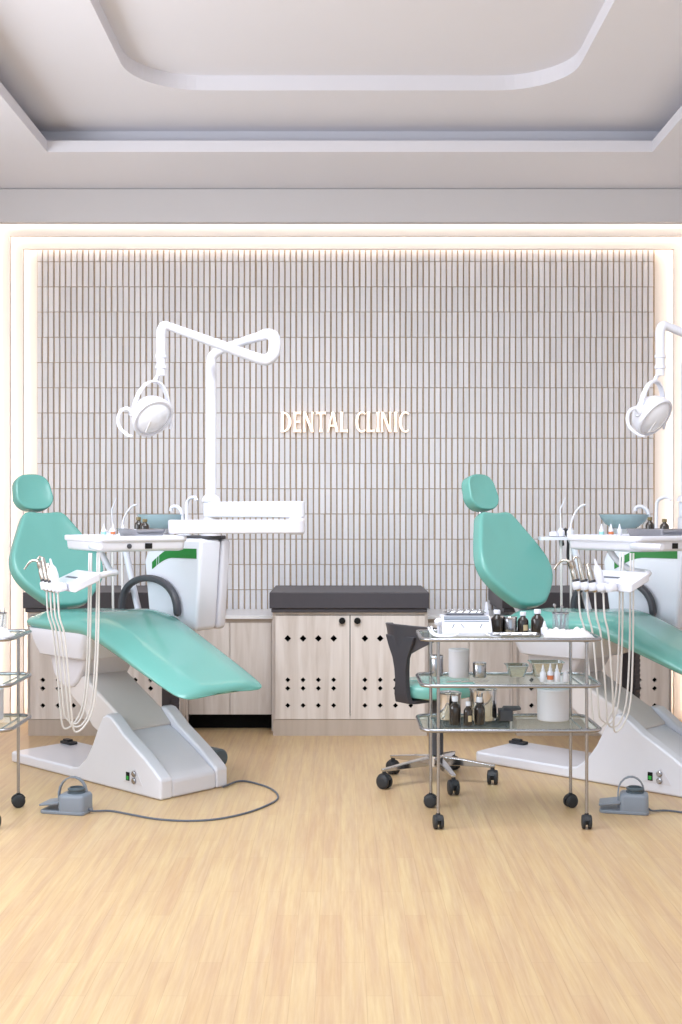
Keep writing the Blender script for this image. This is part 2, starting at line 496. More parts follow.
U0 = dup(U1, (-1.368,0,0), 'perforated pale ash cabinet behind the uncropped dental chair')
U2 = dup(U1, (1.362,0,0), 'perforated pale ash cabinet behind the glass trolley and cropped dental chair')

def slab(x0, x1, label):
    mb = MB(); mb.box(x0, x1, 6.665, 7.303, 0.714, 0.803)
    mb.box(x0+0.010, x1-0.010, 6.678, 7.30, 0.6905, 0.714)
    o = obj('cabinet_top', mb, 'charcoal', origin=((x0+x1)/2, 7.0, 0.6905), bevel=0.004)
    tag(o, label, 'cabinet top', 'thick charcoal cabinet tops')
slab(-0.398, 0.490, 'thick charcoal slab top on the cabinet below the wall sign')
slab(-1.768, -0.800, 'thick charcoal slab top behind the backrest of the uncropped dental chair')
slab(0.896, 1.870, 'thick charcoal slab top behind the backrest of the cropped dental chair')

def plain_unit(x0, x1, label):
    root = thing('low_cabinet', ((x0+x1)/2, 7.05, 0), label, 'cabinet', 'plain ash cabinets with open black toe kicks')
    y = 6.85
    mb = MB(); mb.box(x0, x1, y+0.02, 7.30, 0.092, 0.632); mb.box(x0, x0+0.012, y-0.0, y+0.02, 0.0, 0.632); mb.box(x1-0.012, x1, y, y+0.02, 0.0, 0.632)
    obj('carcass', mb, 'ash', root, smooth=False)
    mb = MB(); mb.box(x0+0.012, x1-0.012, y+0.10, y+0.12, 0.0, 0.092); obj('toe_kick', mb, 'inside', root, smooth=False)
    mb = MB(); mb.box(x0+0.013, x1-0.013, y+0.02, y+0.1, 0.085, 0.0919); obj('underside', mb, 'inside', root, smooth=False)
    xm = (x0+x1)/2
    for a,b in ((x0+0.014,xm-0.0015),(xm+0.0015,x1-0.014)):
        mb = MB(); mb.box(a, b, y+0.001, y+0.0195, 0.094, 0.617); obj('door', mb, 'ash', root, bevel=0.0012, smooth=False)
    mb = MB(); mb.box(x0, x1, y+0.006, y+0.02, 0.618, 0.640); obj('shadow_strip', mb, 'ash_edge', root, smooth=False)  # darker ash strip paints in the shadow below the counter edge
P1 = plain_unit(-0.884, -0.384, 'plain ash low cabinet beside the leg rest of the uncropped dental chair')
P2 = plain_unit(0.485, 0.978, 'plain ash low cabinet behind the stool and glass trolley')
def counter(x0, x1, label):
    mb = MB(); mb.box(x0, x1, 6.83, 7.303, 0.6405, 0.659)
    tag(obj('countertop', mb, 'stone', origin=((x0+x1)/2,7.05,0.6405), bevel=0.002), label, 'countertop', 'white countertops on the low cabinets')
counter(-0.882, -0.386, 'white countertop on the low cabinet beside the uncropped dental chair')
counter(0.487, 0.976, 'white countertop on the low cabinet behind the glass trolley')

# ------------------------------------------------------------------ dental chair
T = Vector((2.325, 0, 0))
HA = radians(-43)
AX = Vector((cos(HA), sin(HA), 0)); NX = Vector((-sin(HA), cos(HA), 0))
O0 = Vector((-1.597, 6.21, 0))
def C(s, n, z): return O0 + AX*s + NX*n + Vector((0,0,z))
def Cp(s, z, n): return C(s, n, z)

LEFTC = 'uncropped dental chair'; RIGHTC = 'cropped dental chair'
chair = thing('dental_chair', C(0.68,0,0), 'teal and white dental chair shown whole, reclined beside the plain wall cabinets', 'dental chair', 'teal dental chairs')

def smooth_poly(pts, k=4):
    v = [Vector((a,b,0)) for a,b in pts]
    v = v + [v[0], v[1]]
    out,_ = catmull([v[-3]]+v, k)
    out = out[k:-k-1]
    return [(p.x,p.y) for p in out]

# base: floor plate + moulded wedge with two rims and a channel between
mb = MB()
mb.prism(rrect(0.09,1.285,-0.190,0.195,0.03,4), 0.0005, 0.052, lambda p,q,w: C(p,q,w))
rim = [(0.60,0.045),(0.683,0.062),(0.74,0.105),(0.79,0.175),(0.835,0.262),(0.87,0.315),(0.90,0.330),(0.93,0.326),
       (0.97,0.300),(1.025,0.258),(1.10,0.216),(1.18,0.170),(1.25,0.124),(1.286,0.098),(1.296,0.087),(1.296,0.0005),(0.6,0.0005)]
chan = [(0.70,0.04),(0.84,0.22),(0.90,0.262),(0.95,0.262),(1.02,0.230),(1.10,0.190),(1.18,0.146),(1.25,0.104),(1.280,0.088),(1.293,0.074),(1.293,0.0005),(0.7,0.0005)]
mb2 = MB()
mb2.prism(rim, -0.191, -0.122, Cp); mb2.prism(rim, 0.127, 0.196, Cp); mb2.prism(chan, -0.123, 0.128, Cp)
mb.add(mb2.v, mb2.f)
obj('base', mb, 'white', chair, bevel=0.012, bseg=3)
# socket recess on the near side
mb = MB(); mb.prism([(1.03,0.045),(1.17,0.045),(1.12,0.115)], -0.1925, -0.1910, Cp); sp = obj('socket_panel', mb, 'white2', chair, smooth=False)
mb = MB(); mb.box(1.055,1.078,-0.1955,-0.1925,0.055,0.092, fn=lambda a,b,c: C(a,b,c)); obj('switch_frame', mb, 'black', sp, smooth=False)
mb = MB(); mb.box(1.059,1.074,-0.1965,-0.1954,0.060,0.076, fn=lambda a,b,c: C(a,b,c)); obj('power_switch', mb, 'switch', sp, smooth=False)
for kz in (0.060,0.091):
    mb = MB(); mb.lathe([(0.0135,0),(0.0135,0.006),(0.010,0.009),(0.004,0.009)], C(1.112,-0.1925,kz), -NX, 16); obj('round_knob', mb, 'steel', sp)
mb = MB(); mb.prism(rrect(0.095,0.19,0.10,0.15,0.01), 0.052, 0.066, lambda p,q,w: C(p,q,w)); mb.box(0.11,0.16,0.11,0.14,0.066,0.076, fn=C)
obj('floor_latch', mb, 'rubber', chair, bevel=0.003)

# lift arm and pivot housing
arm = [(0.46,0.415),(0.55,0.355),(0.637,0.304),(0.70,0.24),(0.80,0.20),(0.98,0.255),(0.90,0.325),(0.75,0.405),(0.625,0.475),(0.52,0.50)]
mb = MB(); mb.prism(arm, -0.128, 0.135, Cp); obj('lift_arm', mb, 'lift', chair, bevel=0.015, bseg=3)
hous = [(0.375,0.62),(0.378,0.54),(0.405,0.465),(0.45,0.425),(0.505,0.405),(0.565,0.415),(0.605,0.445),(0.63,0.478),(0.735,0.645),(0.72,0.68),(0.40,0.68)]
mb = MB(); mb.prism(hous, -0.145, 0.15, Cp); obj('pivot_housing', mb, 'white2', chair, bevel=0.02, bseg=3)
# seat shell
def rr3(s0,s1,w,z,r): return [C(p,q,z) for p,q in rrect(s0,s1,-w,w,r,6)]
mb = MB(); mb.loft([rr3(0.375,0.735,0.195,0.562,0.05), rr3(0.358,0.755,0.212,0.570,0.05), rr3(0.342,0.785,0.230,0.622,0.05), rr3(0.330,0.82,0.243,0.668,0.05), rr3(0.325,0.83,0.246,0.690,0.045), rr3(0.325,0.83,0.246,0.694,0.045)])
obj('seat_shell', mb, 'white', chair)

# seat + leg rest: one upholstered cushion
def pad_ring(s, zt, w, t, dip=0.0):
    prof = [(-0.25,0.0),(-0.50,0.0),(-0.58,-0.0025),(-0.91,-0.024),(-0.97,-0.029-0.08*t),(-1.0,-0.028-0.20*t),(-0.995,-0.72*t),(-0.94,-0.96*t),(-0.86,-1.0*t),(-0.40,-1.0*t)]
    pts = [(a*w,b) for a,b in prof] + [(-a*w,b) for a,b in prof[::-1]]
    return [C(s, a, zt+b-dip*(1 if abs(a)<0.5*w else 0)) for a,b in pts]
st = [(0.285,0.736,0.15,0.022),(0.289,0.752,0.200,0.048),(0.303,0.764,0.236,0.070),(0.36,0.769,0.252,0.080),(0.55,0.771,0.260,0.086),(0.68,0.779,0.266,0.094),
      (0.77,0.788,0.269,0.100),(0.83,0.781,0.268,0.100),(0.90,0.757,0.264,0.096),(1.05,0.694,0.264,0.084),(1.20,0.630,0.261,0.074),(1.35,0.567,0.256,0.064),
      (1.44,0.528,0.250,0.058),(1.477,0.512,0.240,0.050),(1.496,0.498,0.222,0.036),(1.504,0.485,0.19,0.014)]
mb = MB(); mb.loft([pad_ring(*a) for a in st]); obj('seat_cushion', mb, 'teal', chair, sub=1, angle=70)

# backrest and headrest
NXB = Vector((cos(radians(38)), sin(radians(38)), 0))
def pad(outline, O, U, Nrm, t, m, name, parent, dish=0.012, sub=1):
    n = len(outline); cu = sum(a for a,b in outline)/n; cv = sum(b for a,b in outline)/n
    rings = []
    for sc, w in ((0.30,-0.52),(0.70,-0.52),(0.92,-0.51),(0.975,-0.46),(0.995,-0.34),(1.0,-0.15),(1.0,0.22),(0.99,0.38),(0.968,0.47),(0.935,0.50)):
        rings.append([(cu+(a-cu)*sc, cv+(b-cv)*sc, w*t) for a,b in outline])
    for sc in (0.78,0.6,0.4,0.2):
        rings.append([(cu+(a-cu)*sc, cv+(b-cv)*sc, 0.5*t-dish*(1-sc**2)) for a,b in outline])
    mb = MB(); mb.loft([[O + NXB*a + U*b + Nrm*w for a,b,w in r] for r in rings])
    return obj(name, mb, m, parent, sub=sub, angle=80)
Ub = (C(0.070,0,1.262)-C(0.315,0,0.785)); blen = Ub.length; Ub.normalize()
Nb = NXB.cross(Ub); Nb = Nb if Nb.dot(AX) > 0 else -Nb
half = [(0.0,0.080),(0.05,0.112),(0.14,0.166),(0.24,0.214),(0.34,0.241),(0.43,0.247),(0.53,0.238),(0.66,0.205),(0.80,0.164),(0.92,0.128),(1.0,0.104)]
outl = [(a,v*blen) for v,a in half] + [(0.045,0.985*blen),(0.0,0.975*blen),(-0.045,0.985*blen)] + [(-a,v*blen) for v,a in half[::-1]]
pad(outl, C(0.315,0.0,0.785)+NXB*0.022-Nb*0.036, Ub, Nb, 0.072, 'teal', 'backrest', chair, 0.016)
Uh = (Ub*0.75+Vector((0,0,0.45))).normalized(); Nh = NXB.cross(Uh); Nh = Nh if Nh.dot(AX)>0 else -Nh
ho = []
for k in range(32):
    a = 2*pi*k/32; ca, sa = cos(a), sin(a)
    e = 2/2.6
    wv = 0.106 if sa < 0 else 0.098
    ho.append((wv*math.copysign(abs(ca)**e,ca), 0.101*math.copysign(abs(sa)**e,sa)-0.006*(1-ca*ca if sa>0.5 else 0)))
pad(ho, C(0.0,0,1.357)+NXB*0.008-Nh*0.024, Uh, Nh, 0.066, 'teal', 'headrest', chair, 0.010)
mb = MB(); mb.tube([C(0.09,0,1.18)-Nb*0.07, C(0.06,0,1.26)-Nb*0.075, C(0.02,0,1.33)-Nh*0.06], 0.014, 10, 4); obj('headrest_post', mb, 'chrome', chair)
mb = MB(); mb.prism([(-0.03,0),(0.03,0),(0.045,0.2),(-0.045,0.2)], 0, 0.03, lambda p,q,w: C(0.335,0,0.70)-Nb*(0.045+w)+NX*p+Ub*q); obj('backrest_bracket', mb, 'white2', chair, bevel=0.005)
# armrest hoop on the far side
pts = []
for k in range(25):
    a = pi*k/24
    pts.append((0.595-0.226*cos(a)*(1.0 if a<pi/2 else 0.98), 0.735+0.182*sin(a)**0.72))
rings = []
for i,(s,z) in enumerate(pts):
    a = Vector((pts[min(i+1,24)][0]-pts[max(i-1,0)][0], pts[min(i+1,24)][1]-pts[max(i-1,0)][1],0)).normalized()
    nx, nz = -a.y, a.x
    rings.append([C(s+nx*d, 0.292+e, z+nz*d) for d,e in ((0.017,-0.020),(0.020,0),(0.017,0.020),(-0.013,0.020),(-0.016,0),(-0.013,-0.020))])
mb = MB(); mb.loft(rings); obj('armrest', mb, 'greygrip', chair, sub=1)

chair2 = dup(chair, T, 'teal and white dental chair partly cropped, standing behind the glass trolley')

# ------------------------------------------------------------------ dental unit (column, spittoon, arms, tray)
unit = thing('dental_unit', C(0.80,0.40,0), 'white dental unit with green stripe and spittoon, at the uncropped dental chair', 'dental unit', 'white dental units')
prof = [(0.555,0.76),(0.535,0.90),(0.522,1.00),(0.535,1.035),(0.59,1.105),(0.615,1.122),(0.962,1.122),(0.970,1.10),(0.935,0.70),(0.925,0.672),(0.62,0.672),(0.585,0.69)]
mb = MB(); mb.prism(prof, 0.315, 0.445, Cp); mb.prism([(0.60,0.70),(0.92,0.70),(0.95,1.11),(0.60,1.11)], 0.42, 0.46, Cp)
body = obj('column_cover', mb, 'white', unit, bevel=0.024, bseg=4)
prof2 = [(s*1.0+(0.006 if s>0.8 else -0.006), z) for s,z in prof]
mb = MB(); mb.prism(prof2, 0.452, 0.505, Cp); obj('back_cover', mb, 'white2', unit, bevel=0.02, bseg=3)
mb = MB(); mb.prism(rrect(0.60,0.97,0.33,0.50,0.05), 1.118, 1.134, lambda p,q,w: C(p,q,w)); obj('top_plate', mb, 'greygrip', unit, bevel=0.004)
# green stripe in three segments on the near face
def stripe(a, b):
    up = []; lo = []
    for k in range(13):
        s = a+(b-a)*k/12
        t = min(1,max(0,(s-0.595)/0.17)); z = 0.982+0.066*sin(t*pi/2)
        th = 0.018 + 0.006*t
        up.append((s, z+th)); lo.append((s, z-th))
    return up+lo[::-1]
for a,b in ((0.592,0.625),(0.632,0.642),(0.649,0.935)):
    mb = MB(); mb.prism(stripe(a,b), 0.3125, 0.3165, Cp); obj('green_stripe', mb, 'green', unit, smooth=False)
# dark ribbed foot column, drain housing
mb = MB(); mb.box(0.605,0.675,0.365,0.42,0.0,0.675,fn=C)
for k in range(26): mb.box(0.6745,0.679,0.367,0.418,0.02+k*0.025,0.033+k*0.025,fn=C)
obj('foot_column', mb, 'darkrib', unit, smooth=False)
mb = MB(); mb.lathe([(0.02,-0.13),(0.045,-0.128),(0.045,-0.02),(0.038,-0.012),(0.038,-0.006),(0.047,0.0),(0.047,0.05),(0.04,0.058),(0.01,0.058)], C(0.93,0.43,0.048), AX*0.9-NX*0.1+Vector((0,0,0)), 20)
mb.box(0.66,0.82,0.385,0.425,0.02,0.07,fn=C)
obj('drain_housing', mb, 'pedal_dark', unit)
# spittoon bowl and two spouts
bc = C(0.63,0.345,0)
mb = MB(); mb.lathe([(0.035,1.134),(0.05,1.15),(0.055,1.165)], bc); obj('bowl_stand', mb, 'white2', unit)
mb = MB(); mb.lathe([(0.012,1.165),(0.06,1.168),(0.095,1.19),(0.118,1.222),(0.125,1.238),(0.121,1.238),(0.113,1.222),(0.09,1.194),(0.055,1.174),(0.01,1.171)], bc, seg=32); obj('spittoon_bowl', mb, 'bowl', unit)
f0 = C(0.793,0.371,1.13)
mb = MB(); mb.tube([f0, f0+Vector((0,0,0.13)), f0+Vector((0.006,-0.006,0.175)), f0+Vector((0.03,-0.03,0.192)), f0+Vector((0.05,-0.05,0.190)), f0+Vector((0.056,-0.056,0.175))], 0.0085, 10, 5)
mb.lathe([(0.02,0),(0.02,0.01),(0.011,0.02)], f0); obj('cup_filler_spout', mb, 'white', unit)
f1 = C(0.747,0.383,1.13)
mb = MB(); mb.tube([f1, f1+Vector((0,0,0.09)), f1+Vector((-0.010,0.006,0.13)), f1+Vector((-0.035,0.018,0.148)), f1+Vector((-0.058,0.026,0.142)), f1+Vector((-0.062,0.028,0.125))], 0.0095, 10, 5)
mb.lathe([(0.022,0),(0.022,0.01),(0.012,0.02)], f1); obj('rinse_spout', mb, 'white', unit)

# folded arm: pivot post -> upper beam -> elbow -> lower beam -> tray
PP = C(0.937,0.405,0)
EB = Vector((-0.205, 5.52, 0)); TE = Vector((-0.738, 5.40, 0))
def beam(a, b, w, z0, z1):
    d = (b-a).normalized(); q = Vector((-d.y,d.x,0)); L = (b-a).length; pts = []
    for k in range(9):
        t = -pi/2+pi*k/8; pts.append((L+w*cos(t), w*sin(t)))
    for k in range(9):
        t = pi/2+pi*k/8; pts.append((w*cos(t), w*sin(t)))
    m_ = MB(); m_.prism(pts, z0, z1, lambda p,r,z: Vector((a.x,a.y,0))+d*p+q*r+Vector((0,0,z)))
    return m_
mb = MB(); mb.lathe([(0.05,1.134),(0.05,1.16),(0.042,1.165),(0.042,1.224)], PP); obj('arm_pivot', mb, 'white2', unit)
obj('upper_arm', beam(PP, EB+Vector((0,0.03,0)), 0.038, 1.224, 1.300), 'white', unit, bevel=0.008, bseg=3)
mb = beam(EB, TE, 0.040, 1.152, 1.215); mb.lathe([(0.034,1.146),(0.034,1.225)], EB); obj('lower_arm', mb, 'white2', unit, bevel=0.008, bseg=3)

# delivery table
TA = radians(-58)
E1 = Vector((cos(TA), sin(TA), 0)); E2 = Vector((-sin(TA), cos(TA), 0))
TB0 = Vector((-1.274, 5.56, 0))
def TBL(a, b, z): return TB0 + E1*a + E2*b + Vector((0,0,z))
mb = MB(); 
def trr(a0,a1,b0,b1,r,z): return [TBL(p,q,z) for p,q in rrect(a0,a1,b0,b1,r,6)]
mb.loft([trr(0.02,0.425,0.02,0.385,0.02,1.076), trr(0.004,0.440,0.004,0.398,0.024,1.081), trr(0.0,0.444,0.0,0.402,0.026,1.090), trr(-0.002,0.446,-0.002,0.404,0.026,1.118), trr(-0.010,0.452,-0.010,0.410,0.03,1.121), trr(-0.012,0.454,-0.012,0.412,0.03,1.128), trr(-0.012,0.454,-0.012,0.412,0.03,1.141), trr(-0.008,0.450,-0.008,0.408,0.028,1.145), trr(0.008,0.434,0.008,0.392,0.02,1.145), trr(0.012,0.430,0.012,0.388,0.02,1.138)])
dt = obj('delivery_table', mb, 'white', unit, angle=50)
mb = MB(); mb.lathe([(0.011,0),(0.011,0.004),(0.007,0.006),(0.002,0.006)], TBL(0.4455,0.131,1.100), E1, 16); obj('round_button', mb, 'greygrip', dt)
mb = MB(); mb.box(0.4445,0.4485,0.205,0.238,1.088,1.112,fn=TBL); obj('square_button', mb, 'black', dt, smooth=False)
mb = MB(); mb.tube([TBL(0.40,0.005,1.102), TBL(0.47,-0.05,1.104), TBL(0.57,-0.075,1.104), TBL(0.655,-0.082,1.104)], [0.013,0.015,0.015,0.015], 12); obj('table_handle', mb, 'white', dt, bevel=0.004)
# tilted instrument block with scalloped holder rail hanging under the table
def BLK(a, b, w):   # b from -0.17 (operator edge) inwards, tilted
    z = 0.938 + (b+0.17)*0.43
    return TBL(a, b, z+w)
mb = MB(); mb.prism(rrect(0.25,0.545,-0.150,-0.035,0.012,3), -0.036, 0.0, lambda p,q,w: BLK(p,q,w)); blk = obj('instrument_block', mb, 'white', unit, bevel=0.006)
mb = MB(); mb.box(0.30,0.43,-0.108,-0.096,-0.001,0.0012,fn=BLK); obj('slot', mb, 'cord', blk, smooth=False)
mb = MB(); mb.tube([TBL(0.16,0.10,1.085), TBL(0.20,0.115,1.03), TBL(0.30,0.10,0.992), TBL(0.40,0.085,0.985), TBL(0.48,0.02,0.985), TBL(0.50,-0.04,0.975)], 0.014, 10, 5); obj('block_arm', mb, 'white', unit)
HPA = [0.262, 0.312, 0.362, 0.412, 0.462]
mb = MB()
for a in HPA:
    seg = 20; n0=[]; 
    ri, ro = 0.0198, 0.0255
    c0 = TBL(a,-0.178,0.918)
    A = Vector((-0.22,0.05,1)).normalized()
    mb.lathe([(ri,-0.004),(ro-0.003,-0.004),(ro,0.0),(ro,0.026),(ro-0.003,0.03),(ri,0.03),(ri,-0.004)], c0, A, seg, caps=False)
mb.box(0.245,0.48,-0.154,-0.140,0.918,0.946,fn=TBL)
obj('holder_rail', mb, 'white', unit)
# assistant's holder behind the backrest, its strut, hoses and suction tips
AH = Vector((-1.165, 6.22, 0))
mb = MB(); mb.prism(rrect(-1.30,-1.13,6.17,6.27,0.02,4), 1.105, 1.122, lambda p,q,w: (p,q,w))
mb.tube([(-1.135,6.22,1.112),(-1.115,6.21,1.05),(-1.05,6.195,0.76),(-1.02,6.17,0.66),(-0.96,6.08,0.70)], 0.017, 10, 5)
obj('assistant_arm', mb, 'white', unit)
mb = MB()
for dx in (-0.02, 0.03):
    mb.lathe([(0.012,1.122),(0.020,1.125),(0.020,1.150),(0.013,1.158),(0.013,1.166),(0.008,1.168)], AH+Vector((dx,0,0)), seg=14)
mb.lathe([(0.01,1.122),(0.028,1.126),(0.026,1.146),(0.01,1.152)], AH+Vector((-0.055,0.0,0)), seg=14)
obj('suction_holder', mb, 'white', unit)
mb = MB(); p = AH+Vector((-0.02,0,1.165))
mb.tube([p, p+Vector((-0.003,0,0.10)), p+Vector((0.002,0,0.112)), p+Vector((0.022,-0.005,0.158))], [0.004,0.004,0.004,0.003], 8); obj('saliva_ejector', mb, 'white', unit)
mb = MB(); p = AH+Vector((0.03,0,1.165))
mb.tube([p, p+Vector((0.008,0,0.045)), p+Vector((0.03,0,0.09)), p+Vector((0.058,0,0.118)), p+Vector((0.078,0,0.122))], 0.0055, 8, 5); obj('suction_tip', mb, 'white', unit)
for dx in (-0.02, 0.03):
    mb = MB(); p = AH+Vector((dx,0,1.106))
    mb.tube([p, p+Vector((0.002,0,-0.2)), p+Vector((0.01,0,-0.42)), p+Vector((0.07,-0.03,-0.52)), p+Vector((0.2,-0.12,-0.42))], 0.0065, 8, 5); obj('suction_hose', mb, 'hose', unit)
mb = MB(); mb.tube([(-1.165,6.30,1.075),(-1.165,6.31,1.11),(-1.145,6.31,1.155),(-1.125,6.31,1.10),(-1.125,6.31,1.0),(-1.085,6.30,0.86),(-1.06,6.30,0.74)], 0.013, 8, 5); obj('black_hose', mb, 'rubber', unit)

unit2 = dup(unit, T, 'white dental unit with green stripe and spittoon, at the cropped dental chair')

# ------------------------------------------------------------------ operating lamp
lamp = thing('operating_lamp', PP+Vector((0,0,1.30)), 'white jointed operating lamp on a post over the uncropped dental chair', 'lamp', 'white operating lamps')
J = Vector((-0.352, 5.74, 0)); LH = Vector((-0.8385, 5.59, 0))
mb = MB(); mb.lathe([(0.046,1.3012),(0.046,1.312),(0.036,1.328),(0.030,1.332)], PP); mb.tube([PP+Vector((0,0,1.325)), PP+Vector((0,0,1.945))], 0.0265, 18); obj('post', mb, 'white', lamp)
d = (J-PP).normalized()
mb = MB(); mb.tube([PP+Vector((0,0,1.945)), PP+Vector((0,0,1.985)), PP+d*0.012+Vector((0,0,2.015)), PP+d*0.05+Vector((0,0,2.038)), PP*0.5+J*0.5+Vector((0,0,2.068)), J-d*0.03+Vector((0,0,2.095))], [0.0255,0.025,0.024,0.022,0.021,0.023], 16, 5)
obj('fixed_arm', mb, 'white', lamp)
mb = MB(); mb.tube([J-d*0.035+Vector((0,0,2.094)), J+Vector((0,0,2.101)), J+d*0.022+Vector((0.010,0,2.086)), J+d*0.026+Vector((0.012,0,2.045)), J+d*0.02+Vector((0.008,0,2.00)), J+Vector((-0.005,0,1.978)), J+Vector((-0.045,-0.012,1.982))], [0.025,0.027,0.029,0.030,0.029,0.028,0.026], 16, 5)
obj('elbow_joint', mb, 'white', lamp)
mb = MB(); a0 = J+Vector((-0.04,-0.011,1.981)); a1 = LH+Vector((0.038,0.01,2.116))
mb.tube([a0, a0*0.5+a1*0.5, a1], [0.026,0.023,0.0195], 16); obj('spring_arm', mb, 'white', lamp)
mb = MB(); mb.tube([a1, LH+Vector((0.013,0.003,2.117)), LH+Vector((0,0,2.086)), LH+Vector((0,0,2.04)), LH+Vector((0,0,1.885))], [0.020,0.0225,0.0225,0.0215,0.0205], 16, 5)
for z in (1.975, 1.925): mb.lathe([(0.021,z-0.009),(0.026,z-0.007),(0.026,z+0.007),(0.021,z+0.009)], LH, seg=18)
obj('drop_tube', mb, 'white', lamp)
HC = Vector((-0.882, 5.57, 1.698)); HD = Vector((0.54,-0.57,-0.61)).normalized()
side = HD.cross(Vector((0,0,1))).normalized(); upv = side.cross(HD).normalized()
if upv.z < 0: upv = -upv
# yoke: hoop through the two side pivots
mb = MB(); pts=[]
for k in range(17):
    t = pi*k/16
    pts.append(HC + side*(0.098*cos(t)) + (Vector((0.0,0.0,1))*0.9+Vector((0.10,0,0))).normalized()*(0.158*sin(t)) - HD*0.005)
rings=[]
for i,p in enumerate(pts):
    t = (pts[min(i+1,16)]-pts[max(i-1,0)]).normalized(); b = side.cross(Vector((0,0,1))).normalized(); q = t.cross(b).normalized()
    rings.append([p+b*e+q*f for e,f in ((0.012,0.005),(-0.012,0.005),(-0.012,-0.005),(0.012,-0.005))])
mb.loft(rings)
mb.tube([LH+Vector((-0.004,0,1.90)), LH+Vector((-0.02,0,1.875)), (HC+Vector((0.012,0,0.154)))], 0.010, 10)
obj('yoke', mb, 'white', lamp, bevel=0.002)
mb = MB(); mb.lathe([(0.004,-0.082),(0.035,-0.078),(0.066,-0.062),(0.088,-0.036),(0.099,-0.005),(0.103,0.014),(0.103,0.024),(0.098,0.030),(0.090,0.030),(0.088,0.024)], HC, HD, 36)
for sg in (-1,1): mb.lathe([(0.02,0.07),(0.02,0.102),(0.015,0.108),(0.003,0.108)], HC-HD*0.012, side*sg, 16)
head = obj('lamp_head', mb, 'white', lamp)
mb = MB(); mb.lathe([(0.004,0.056),(0.03,0.053),(0.06,0.043),(0.078,0.031),(0.087,0.022)], HC, HD, 32); obj('lamp_cover', mb, 'lens', head)
mb = MB()
for ang in (0,):
    mb.box(-0.004,0.004,-0.03,0.03,0.053,0.058, fn=lambda a,b,c: HC+side*(a+0.03)+upv*(b-0.03)+HD*(c-0.004))
obj('cover_reflection', mb, 'paper', head, smooth=False)  # white bar stands in for a reflection on the lamp cover
c0 = HC+side*0.105
pts = [c0+Vector((0.004,0.0,0.006)), c0+Vector((-0.020,-0.006,0.026)), c0+Vector((-0.048,-0.012,0.012)), c0+Vector((-0.060,-0.020,-0.026)), c0+Vector((-0.048,-0.030,-0.066)), c0+Vector((-0.012,-0.042,-0.098)), c0+Vector((0.012,-0.048,-0.104))]
mb = MB(); mb.tube(pts, [0.010,0.009,0.0085,0.008,0.008,0.007,0.005], 10, 5); obj('grip_handle', mb, 'white', lamp)
c0 = HC-side*0.104
mb = MB(); mb.tube([c0, c0-side*0.012-upv*0.02+HD*0.01, c0-side*0.010-upv*0.05+HD*0.03], [0.009,0.009,0.006], 10, 4); obj('side_tab', mb, 'white', lamp)
lamp2 = dup(lamp, T, 'white operating lamp cropped by the edge, over the dental chair behind the trolley')

# ------------------------------------------------------------------ handpieces with hoses
lean = Vector((-0.24,0.05,1)).normalized()
def hose_path(a, k):
    p0 = TBL(a,-0.178,0.905) ; p4 = TBL((0.350,0.362,0.390,0.402)[k], (-0.016,-0.011,0.006,0.011)[k], 1.0712)
    bot = 0.305+0.022*((k*2)%3)
    pts = [p0-lean*0.0, p0+Vector((0.006,0,-0.10))]
    for u, z in ((0.10,0.72),(0.20,0.52),(0.30,0.39),(0.46,bot),(0.66,0.33),(0.80,0.42),(0.90,0.62),(0.96,0.86)):
        q = p0.lerp(p4,u); wob = 0.012*sin(3*u*pi)
        pts.append(Vector((q.x+wob, q.y, z)))
    pts.append(p4)
    return pts
hp_desc = [('air water syringe','steel syringe with bent tip','first'),('turbine handpiece','tall thin steel handpiece','second'),('steel handpiece','short steel handpiece','third'),('scaler handpiece','white plastic handpiece','fourth')]
HPS = []
for k in range(4):
    a = HPA[k]; b0 = TBL(a,-0.178,0.905)
    label = ['bent-tip steel syringe in the holder at the uncropped dental chair','long slim steel handpiece between two others at the uncropped dental chair','short steel handpiece next to the white one at the uncropped dental chair','white plastic handpiece in the holder at the uncropped dental chair'][k]
    t = thing('handpiece', b0, label, 'dental handpiece', 'handpieces in the holder of the uncropped chair')
    mb = MB()
    if k == 0:
        mb.lathe([(0.008,0),(0.0155,0.012),(0.0158,0.09),(0.013,0.10),(0.0155,0.108),(0.015,0.128),(0.007,0.136)], b0, lean, 14)
        tp = b0+lean*0.125
        mb.tube([tp, tp+Vector((-0.025,0.01,0.012)), tp+Vector((-0.05,0.015,0.004)), tp+Vector((-0.075,0.02,-0.028))], [0.007,0.006,0.005,0.0042], 8, 5)
    elif k == 1:
        mb.lathe([(0.008,0),(0.0152,0.012),(0.0145,0.07),(0.012,0.10),(0.009,0.125),(0.008,0.15)], b0, lean, 14)
        tp = b0+lean*0.148; mb.tube([tp, tp+lean*0.008+Vector((-0.012,0,0.0)), tp+Vector((-0.022,0,-0.004))], 0.006, 10)
    elif k == 2:
        mb.lathe([(0.008,0),(0.0155,0.012),(0.0145,0.08),(0.010,0.10),(0.010,0.122),(0.007,0.128)], b0, lean, 14)
    else:
        mb.lathe([(0.008,0),(0.0135,0.012),(0.0145,0.035),(0.019,0.06),(0.019,0.085),(0.016,0.108),(0.006,0.125),(0.0035,0.15)], b0, lean, 16)
    obj('handle', mb, 'white' if k==3 else 'bronze', t)
    if k in (0,1,2):
        mb = MB(); mb.lathe([(0.0160,0.045),(0.0165,0.047),(0.0165,0.052),(0.0160,0.054)], b0, lean, 14); obj('grip_ring', mb, 'greygrip', t)
    mb = MB(); mb.tube(hose_path(a,k), 0.0042, 8, 6); obj('hose', mb, 'hose', t)
    HPS.append(t)
